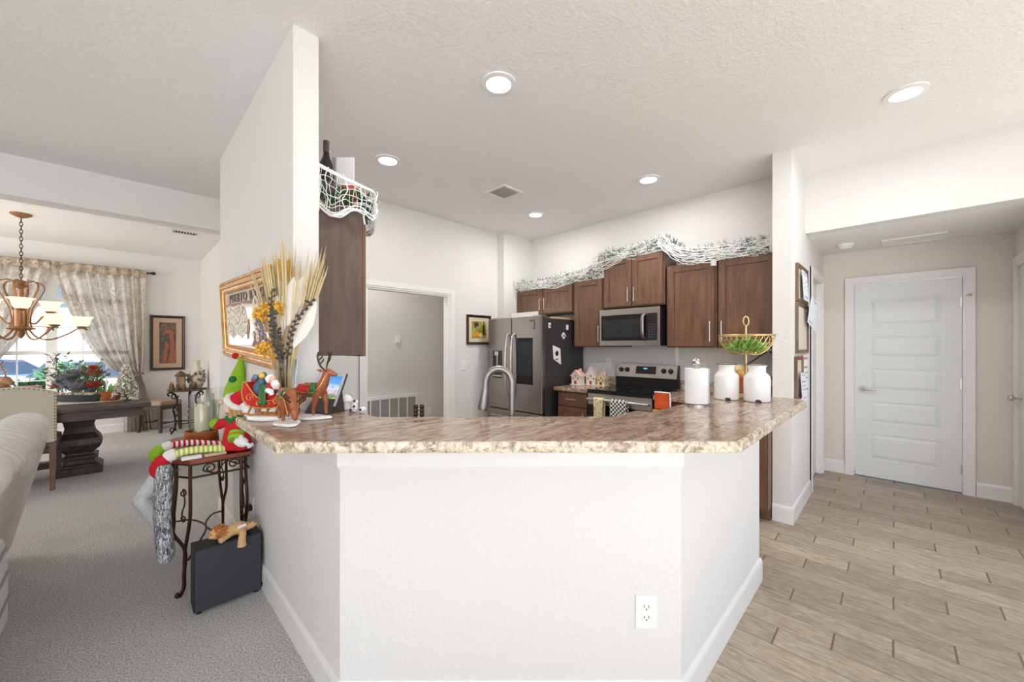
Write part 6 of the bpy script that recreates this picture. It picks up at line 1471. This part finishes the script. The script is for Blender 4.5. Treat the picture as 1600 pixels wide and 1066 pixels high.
t = thing('wooden_bowl', 'orange brown wooden bowl between planter and pinecone tree', 'bowl', (-.06, 6.19, TT))
MB().lathe([(0, .006), (.06, .006), (.085, .03), (.10, .10), (.095, .10), (.08, .03), (.055, .016), (0, .016)], (-.075, 6.215, TT), 26).build('bowl_body', M['tray_wood'], t)
t = thing('pinecone_tree', 'small white tipped pinecone Christmas tree at the table end', 'tabletop tree', (.04, 6.10, TT))
mb = MB(); tx, ty = .045, 6.105
for k in range(190):
    q = (k/190)**.85; z = .03+.37*q; r_ = .100*(1-q)+.012; a_ = 2.4*k+rnd.uniform(-.3, .3)
    mb.ell((tx+r_*math.cos(a_), ty+r_*math.sin(a_), TT+z), (.019, .015, .012), Matrix.Rotation(a_, 3, 'Z') @ Matrix.Rotation(-.6, 3, 'Y'), seg=7, rings=5)
g = NG('white_tipped_scale'); g.bsdf(g.ramp(g.noise(g.obj(), 70, 2), [(.42, lin((128, 106, 86))), (.5, lin((214, 208, 196))), (.6, lin((242, 240, 234)))]), .8)
mb.build('scales', g.m, t, smooth=0)
MB().cyl((tx, ty, TT+.001), (tx, ty, TT+.36), .02, .006, 10).lathe([(0, .001), (.05, .001), (.045, .012), (0, .014)], (tx, ty, TT), 16).build('trunk', M['dark_wood_v'], t)
MB().leaf((tx, ty, TT+.41), (0, 0, 1), (1, 0, 0), .06, .03).leaf((tx, ty, TT+.43), (.7, -.7, .1), (0, 0, 1), .03, .02).leaf((tx, ty, TT+.43), (-.7, .7, .1), (0, 0, 1), .03, .02).build('star', mat('pale_gold_star', (224, 208, 170), .5), t, smooth=0)
t = thing('deer_bust', 'brown carved deer bust with antlers at the left of the dining table', 'figurine', (-.87, 6.80, TT))
dx0, dy0 = -.90, 6.84
def dp(s, z): return (dx0+.7071*s, dy0-.7071*s, TT+z)
mb = MB().tube([dp(-.04, .004), dp(-.03, .10), dp(.0, .18), dp(.02, .235)], [.085, .075, .055, .045], 14).tube([dp(.01, .24), dp(.05, .24), dp(.10, .215), dp(.125, .205)], [.045, .045, .028, .022], 12).tube([dp(0, .26), dp(-.03, .275), dp(-.06, .27)], [.018, .016, .006], 8)
mb.build('bust', mat('carved_brown_wood', (150, 108, 74), .5, vary=.25, vscale=20), t, remesh=.008, relax=3, smooth=180)
mb = MB()
for o_ in (-.03, .03):
    B = Vector(dp(.01, .28))+Vector((.7071, .7071, 0))*o_
    mb.tube(bez([B, B+Vector((-.02, .02+o_, .05)), B+Vector((-.05, .05+o_*2, .12)), B+Vector((-.03, .03+o_*2, .17))], 14), .007, 7)
    mb.tube([B+Vector((-.02, .02+o_, .05)), B+Vector((.03, -.03+o_, .08))], [.006, .003], 6).tube([B+Vector((-.045, .045+o_*2, .11)), B+Vector((0, 0+o_, .15))], [.006, .003], 6)
mb.build('antlers', mat('carved_brown_wood', (150, 108, 74), .5), t)
tag(box(-.80, -.62, 6.70, 6.86, TT+.0008, TT+.17).build('pink_box', mat('dusty_pink_carton', (196, 150, 136), .7), smooth=0, bevel=.006), 'dusty pink box behind the dining chair on the table', 'box')
# chair
t = thing('dining_chair', 'cream upholstered dining chair with arched nailhead back between sofa and table', 'chair', (-.68, 5.95, 0))
up = mat('cream_linen', (206, 198, 180), .9, vary=.05, bump=.3, bscale=250)
bp2 = [(-.93, .46), (-.43, .46), (-.43, .935), (-.50, .965), (-.59, .993), (-.68, 1.0), (-.77, .993), (-.86, .965), (-.93, .935)]
MB().prism(bp2, 5.70, 5.765, 1).build('backrest', up, t, smooth=0, bevel=.012)
mb = MB()
for i in range(1, 8):
    a_, b_ = Vector(bp2[i]), Vector(bp2[i+1])
    n_ = max(1, int((b_-a_).length/.03))
    for k in range(n_):
        p = a_.lerp(b_, k/n_); c_ = Vector((-.68, .72)); p = p+(c_-p).normalized()*.012; mb.ell((p.x, 5.699, p.y), .005, seg=6, rings=4)
for z in [.47+.03*k for k in range(16)]: mb.ell((-.429, 5.73, z), .005, seg=6, rings=4)
mb.build('nailheads', M['bronze'], t)
MB().box(-.93, -.43, 5.765, 6.24, .40, .485).build('seat', mat('brown_leather_seat', (112, 94, 82), .5), t, smooth=0, bevel=.02)
MB().box(-.915, -.445, 5.765, 6.22, .345, .40).build('seat_rail', M['dark_wood'], t, smooth=0)
for x_ in (-.455, -.905):
    MB().loft([[(x_-.022, 5.73-.024, .46), (x_+.022, 5.73-.024, .46), (x_+.022, 5.73+.03, .46), (x_-.022, 5.73+.03, .46)], [(x_-.016, 5.72-.02, 0), (x_+.016, 5.72-.02, 0), (x_+.016, 5.72+.02, 0), (x_-.016, 5.72+.02, 0)]]).build('leg', M['rustic'], t, smooth=0)
    MB().loft([[(x_-.028, 6.17, .40), (x_+.028, 6.17, .40), (x_+.028, 6.225, .40), (x_-.028, 6.225, .40)], [(x_-.018, 6.18, 0), (x_+.018, 6.18, 0), (x_+.018, 6.215, 0), (x_-.018, 6.215, 0)]]).build('leg', M['dark_wood_v'], t, smooth=0)
# stool by the wall
sx, sy, sa = .455, 8.50, R(-51)
t = thing('upholstered_stool', 'low dark wood stool with tan padded seat between table and corner table', 'stool', (sx, sy, 0), sa)
MB().box(-.21, .21, -.19, .19, .42, .50).build('seat', mat('tan_padded_seat', (178, 156, 136), .9, vary=.05), t, world=False, smooth=60, bevel=.03)
MB().box(-.195, .195, -.175, .175, .36, .42).build('seat_rail', M['dark_wood'], t, world=False, smooth=0)
for a_ in (-1, 1):
    for b_ in (-1, 1):
        MB().loft([[(a_*.175-.024, b_*.155-.024, .42), (a_*.175+.024, b_*.155-.024, .42), (a_*.175+.024, b_*.155+.024, .42), (a_*.175-.024, b_*.155+.024, .42)], [(a_*.19-.017, b_*.165-.017, 0), (a_*.19+.017, b_*.165-.017, 0), (a_*.19+.017, b_*.165+.017, 0), (a_*.19-.017, b_*.165+.017, 0)]]).build('leg', M['dark_wood_v'], t, world=False, smooth=0)
MB().cyl((-.18, 0, .14), (.18, 0, .14), .011, seg=8).cyl((-.182, -.16, .14), (-.182, .16, .14), .011, seg=8).cyl((.182, -.16, .14), (.182, .16, .14), .011, seg=8).build('stretcher', M['dark_wood'], t, world=False)
# corner table
rx_, ry_, rz_ = .75, 8.0, .70
t = thing('corner_table', 'round dark topped iron scroll table in the dining room corner', 'table', (rx_, ry_, 0))
MB().lathe([(0, rz_-.03), (.225, rz_-.03), (.24, rz_-.022), (.245, rz_-.008), (.235, rz_), (0, rz_)], (rx_, ry_, 0), 40).build('tabletop', M['dark_wood'], t)
for k in range(3):
    a_ = R(195+120*k); d = Vector((math.cos(a_), math.sin(a_), 0)); c = Vector((rx_, ry_, 0)); Z = Vector((0, 0, 1))
    mb = MB().tube(bez([c+d*.23+Z*.60, c+d*.245+Z*.635, c+d*.215+Z*.66, c+d*.16+Z*.62, c+d*.13+Z*.54, c+d*.145+Z*.46, c+d*.18+Z*.40, c+d*.165+Z*.30, c+d*.15+Z*.18, c+d*.165+Z*.08, c+d*.21+Z*.012], 50), .0125, 8)
    mb.tube(spiral(c+d*.165+Z*.60, .05, .012, R(180), R(180+440), 24, (d, Z)), .009, 7)
    mb.tube([c+d*(.150+.015*math.cos(j*.9))+Vector((-d.y, d.x, 0))*.015*math.sin(j*.9)+Z*(.42-.0125*j) for j in range(24)], .007, 6)
    mb.tube(spiral(c+d*.19+Z*.07, .045, .010, R(200), R(200-440), 22, (d, Z)), .009, 7)
    mb.build('leg', M['iron'], t)
MB().tube([(rx_+.15*math.cos(a_), ry_+.15*math.sin(a_), .17) for a_ in [2*math.pi*k/28 for k in range(28)]], .008, 6, loop=True).build('ring', M['iron'], t)
t = thing('ceramic_vase', 'pale crackled vase with dark relief leaves on the corner table', 'vase', (.86, 7.99, rz_))
MB().lathe([(0, .001), (.055, .001), (.06, .01), (.10, .10), (.115, .18), (.105, .24), (.06, .31), (.038, .345), (.034, .40), (.050, .445), (.046, .445), (.030, .40), (.03, .34), (0, .33)], (.868, 7.985, rz_), 30).build('vase_body', mat('crackled_cream_glaze', (214, 202, 182), .5, vary=.2, vscale=40, bump=.3, bscale=80), t)
mb = MB()
for k in range(30):
    a_ = rnd.uniform(-2.9, -.9); z = rnd.uniform(.06, .26); r_ = .115
    mb.leaf((.868+r_*math.cos(a_), 7.985+r_*math.sin(a_), rz_+z), (rnd.uniform(-1, 1), 0, rnd.uniform(-.5, 1)), (math.cos(a_), math.sin(a_), 0), .06, .03)
mb.build('relief_leaves', mat('pewter_relief', (110, 102, 94), .5, vary=.4), t, smooth=0)
t = thing('lantern_house', 'small brown rustic lantern house with twig figures on the corner table', 'ornament', (.66, 7.93, rz_))
lx, ly = .665, 7.93
mb = MB()
for a_ in (-1, 1):
    for b_ in (-1, 1): mb.cyl((lx+a_*.045, ly+b_*.045, rz_+.0005), (lx+a_*.045, ly+b_*.045, rz_+.21), .008, seg=8)
mb.box(lx-.06, lx+.06, ly-.06, ly+.06, rz_+.0008, rz_+.012).build('posts', M['rustic'], t)
MB().box(lx-.035, lx+.035, ly-.035, ly+.035, rz_+.013, rz_+.20).build('glow_panel', mat('amber_panel', (206, 174, 130), .6), t, smooth=0)
MB().lathe([(.085, .205), (.075, .22), (.03, .27), (.012, .285), (0, .287)], (lx, ly, rz_), 14).build('roof', M['dark_wood'], t)
tw = mat('twig_brown', (112, 88, 68), .8, vary=.4, vscale=40)
for k in range(7):
    a_ = R(175+30*k); fx_, fy_ = rx_-.04+.16*math.cos(a_), ry_-.01+.17*math.sin(a_)
    f = thing('twig_figure', 'small brown nativity style figure on the corner table', 'figurine', (fx_, fy_, rz_), 0, 'small brown figures on the corner table')
    MB().lathe([(0, .0008), (.026, .0008), (.022, .05), (.014, .085), (.006, .092), (0, .093)], (fx_, fy_, rz_), 12).build('robe', tw, f)
    MB().ell((fx_, fy_, rz_+.104), .014, seg=10, rings=7).build('head', mat('tan_face', (176, 140, 110), .7), f)
    mb = MB()
    for j in range(6): mb.leaf((fx_, fy_, rz_+.02), (math.cos(j), math.sin(j), .5), (0, 0, 1), .05, .016)
    mb.build('twig_leaves', M['rustic'], f, smooth=0)

# ------------------------------------------------------------------ living side: sofa with throws
t = thing('sofa', 'cream linen sofa seen from behind at the left edge', 'sofa', (-.9, 3.1, 0))
lin_ = mat('pale_linen_sofa', (212, 206, 196), .9, vary=.04, bump=.35, bscale=220)
YE0, YE1 = 1.9, 4.12
bk = [(-.505, .05), (-.345, .76), (-.36, .80), (-.40, .82), (-.47, .82), (-.50, .80), (-.60, .42), (-.66, .05)]
MB().prism(bk, YE0, YE1, 1).build('backrest', lin_, t, smooth=0, bevel=.02)
MB().box(-1.38, -.60, YE0+.2, YE1-.2, .05, .42).build('seat_base', lin_, t, smooth=0, bevel=.02)
for ya in (YE0, YE1-.19): MB().box(-1.40, -.56, ya, ya+.19, .05, .60).build('arm', lin_, t, smooth=0, bevel=.04)
for k in range(2): MB().box(-1.40, -.58, YE0+.20+.91*k, YE0+1.10+.91*k, .42, .56).build('seat_cushion', lin_, t, smooth=0, bevel=.04)
for (x_, y_) in ((-.58, YE0+.1), (-.58, YE1-.1), (-1.32, YE0+.1), (-1.32, YE1-.1)): MB().cyl((x_, y_, 0), (x_, y_, .052), .025, seg=12).build('foot', M['dark_wood_v'], t)
g = NG('white_fluffy_knit'); v = g.mapped(scale=(1, 2.2, 1)); nn = g.noise(v, 26, 4, .6, .4); wv = g.n('TexWave', wave_type='BANDS', bands_direction='DIAGONAL'); g.l(g.obj(), wv.inputs['Vector']); wv.inputs['Scale'].default_value = 9; wv.inputs['Distortion'].default_value = 3
g.bsdf(g.mix(nn, lin((222, 220, 216)), lin((246, 244, 242))), .95, 0, g.bump(g.math('ADD', nn, g.math('MULTIPLY', wv.outputs['Fac'], .35)), .7, .02)); fluffy = g.m
t = thing('throw_blanket', 'thick white fluffy throw bunched over the sofa back', 'blanket', (-.42, 3.6, .82))
mb = MB().ell((-.425, 3.86, .872), (.115, .26, .085)).ell((-.44, 3.60, .862), (.12, .24, .075)).ell((-.41, 3.28, .850), (.115, .27, .095)).ell((-.42, 2.9, .85), (.12, .3, .09)).ell((-.36, 3.22, .80), (.05, .22, .11)).ell((-.37, 3.80, .82), (.05, .20, .07)).ell((-.42, 2.5, .85), (.12, .3, .08))
mb.build('blanket_body', fluffy, t, remesh=.018, relax=4, smooth=180)
t = thing('white_cushion', 'white round cushion on the far sofa corner beyond the throw', 'cushion', (-.62, 3.95, .9))
MB().ell((-.63, 3.93, .86), (.085, .16, .12)).ell((-.70, 3.75, .84), (.085, .18, .11)).build('cushion_body', fluffy, t, remesh=.016, relax=3, smooth=180)
g = NG('white_and_grey_stripes'); sp = g.n('SeparateXYZ'); g.l(g.obj(), sp.inputs[0]); s_ = g.math('FRACT', g.math('MULTIPLY', sp.outputs[2], 7.5))
g.bsdf(g.mix(g.math('GREATER_THAN', s_, .72), lin((240, 240, 238)), lin((176, 176, 176))), .9)
t = thing('striped_floor_cushion', 'white and grey striped floor cushion leaning on the sofa at the left edge', 'cushion', (-.44, 2.95, 0))
MB().prism([(2.70, .002), (3.16, .002), (3.18, .12), (3.17, .30), (3.13, .40), (3.05, .455), (2.90, .47), (2.70, .47)], -.435, -.395, 0).build('cushion_body', g.m, t, smooth=0, bevel=.015)

# ------------------------------------------------------------------ outside the dining window
struct(box(-60, 60, 9.0, 90, -.62, -.55).build('ground_outside', mat('pale_concrete_drive', (206, 202, 196), .8, vary=.06, vscale=1), smooth=0))
tag(box(-14, 14, 9.1, 12.2, -.548, -.50).build('lawn', mat('lawn_green', (104, 142, 70), .9, vary=.3, vscale=12, bump=.8, bscale=30), smooth=0), 'strip of lawn outside under the dining window', 'lawn')['kind'] = 'stuff'
def car(name, label, cx, cy, rz, rgb):
    t = thing(name, label, 'car', (cx, cy, -.55), rz, 'parked cars across the drive')
    pm = mat('car_paint', rgb, .25, .3, vary=.02); gl_ = mat('car_window', (50, 62, 74), .08)
    sec = lambda y, s: [(x, y, z) for x, z in ((-2.15*s, .30), (2.15*s, .30), (2.2*s, .55), (2.1*s, .78), (1.25, .92), (-1.9*s, .95), (-2.2*s, .70))]
    MB().loft([sec(-.88, .98), sec(-.80, 1), sec(.80, 1), sec(.88, .98)]).build('body', pm, t, world=False, smooth=30, bevel=.03)
    cab = lambda y, k: [(-1.75+k*.1, y, .93), (1.2-k*.1, y, .93), (.45-k*.1, y, 1.42-k*.02), (-1.15+k*.1, y, 1.44-k*.02)]
    MB().loft([cab(-.74, 1), cab(-.62, 0), cab(.62, 0), cab(.74, 1)]).build('window_band', gl_, t, world=False, smooth=0)
    MB().loft([[(.42, -.60, 1.43), (.42, .60, 1.43), (.30, .55, 1.47), (.30, -.55, 1.47)], [(-1.12, -.60, 1.45), (-1.12, .60, 1.45), (-1.0, .55, 1.49), (-1.0, -.55, 1.49)]]).build('roof', pm, t, world=False, smooth=0)
    for x_ in (-1.35, 1.35):
        for y_ in (-.82, .82): 
            w_ = MB().lathe([(.0, -.11), (.24, -.11), (.32, -.08), (.32, .08), (.24, .11), (0, .11)], (x_, y_, .32), 24, 1).build('wheel', M['black'], t, world=False)
    return t
car('parked_car', 'blue grey car parked outside seen through the left window unit', -3.3, 23.2, R(-30), (120, 144, 164))
car('parked_car', 'silver grey car parked outside seen through the right window unit', -.35, 18.6, R(-40), (172, 180, 186))
def bush(label, x, y, r, h, rgb, seed):
    t = thing('garden_bush', label, 'bush', (x, y, -.5), 0, 'bushes outside the window')
    rn = random.Random(seed); mb = MB()
    for k in range(420):
        d = Vector((rn.gauss(0, 1), rn.gauss(0, 1), rn.gauss(0, 1))).normalized(); p = Vector((x, y, -.5+h*.5))+Vector((d.x*r, d.y*r, d.z*h*.5))*rn.uniform(.75, 1)
        mb.leaf(p, d+Vector((0, 0, .4)), (rn.uniform(-1, 1), rn.uniform(-1, 1), .2), .14, .07)
    mb.build('foliage', mat('bush_green', rgb, .7, vary=.4, vscale=9), t, smooth=0)
    MB().cyl((x, y, -.52), (x, y, -.5+h*.5), .04, .02, 8).build('stem', M['dark_wood_v'], t)
bush('mid green bush outside below the left window unit', -1.15, 11.0, .38, 1.25, (92, 138, 84), 1)
bush('yellow green bush outside near the middle of the right window unit', -.32, 10.7, .34, 1.15, (158, 176, 78), 2)
bush('bright green bush outside at the right window edge', .42, 11.9, .5, 1.35, (112, 160, 96), 3)
bush('dark green bush outside behind the window mullion', -.80, 12.4, .55, 1.5, (74, 110, 78), 4)
t = thing('white_house', 'white house across the drive seen through the dining window', 'building', (-6, 36, -.55))
box(-22, 14, 36, 42, -.548, 2.9).build('wall', mat('white_stucco', (244, 243, 240), .8, vary=.02), t, smooth=0)
MB().prism([(35.6, 2.9), (42.4, 2.9), (39, 3.9)], -22.5, 14.5, 0).build('roof', mat('pale_grey_roof', (196, 192, 188), .8), t, smooth=0)
for x_ in (-12, -5.5, 2): box(x_, x_+2.6, 35.95, 36.02, -.5, 1.9).build('garage_door', mat('pale_garage_door', (228, 228, 226), .6), t, smooth=0)
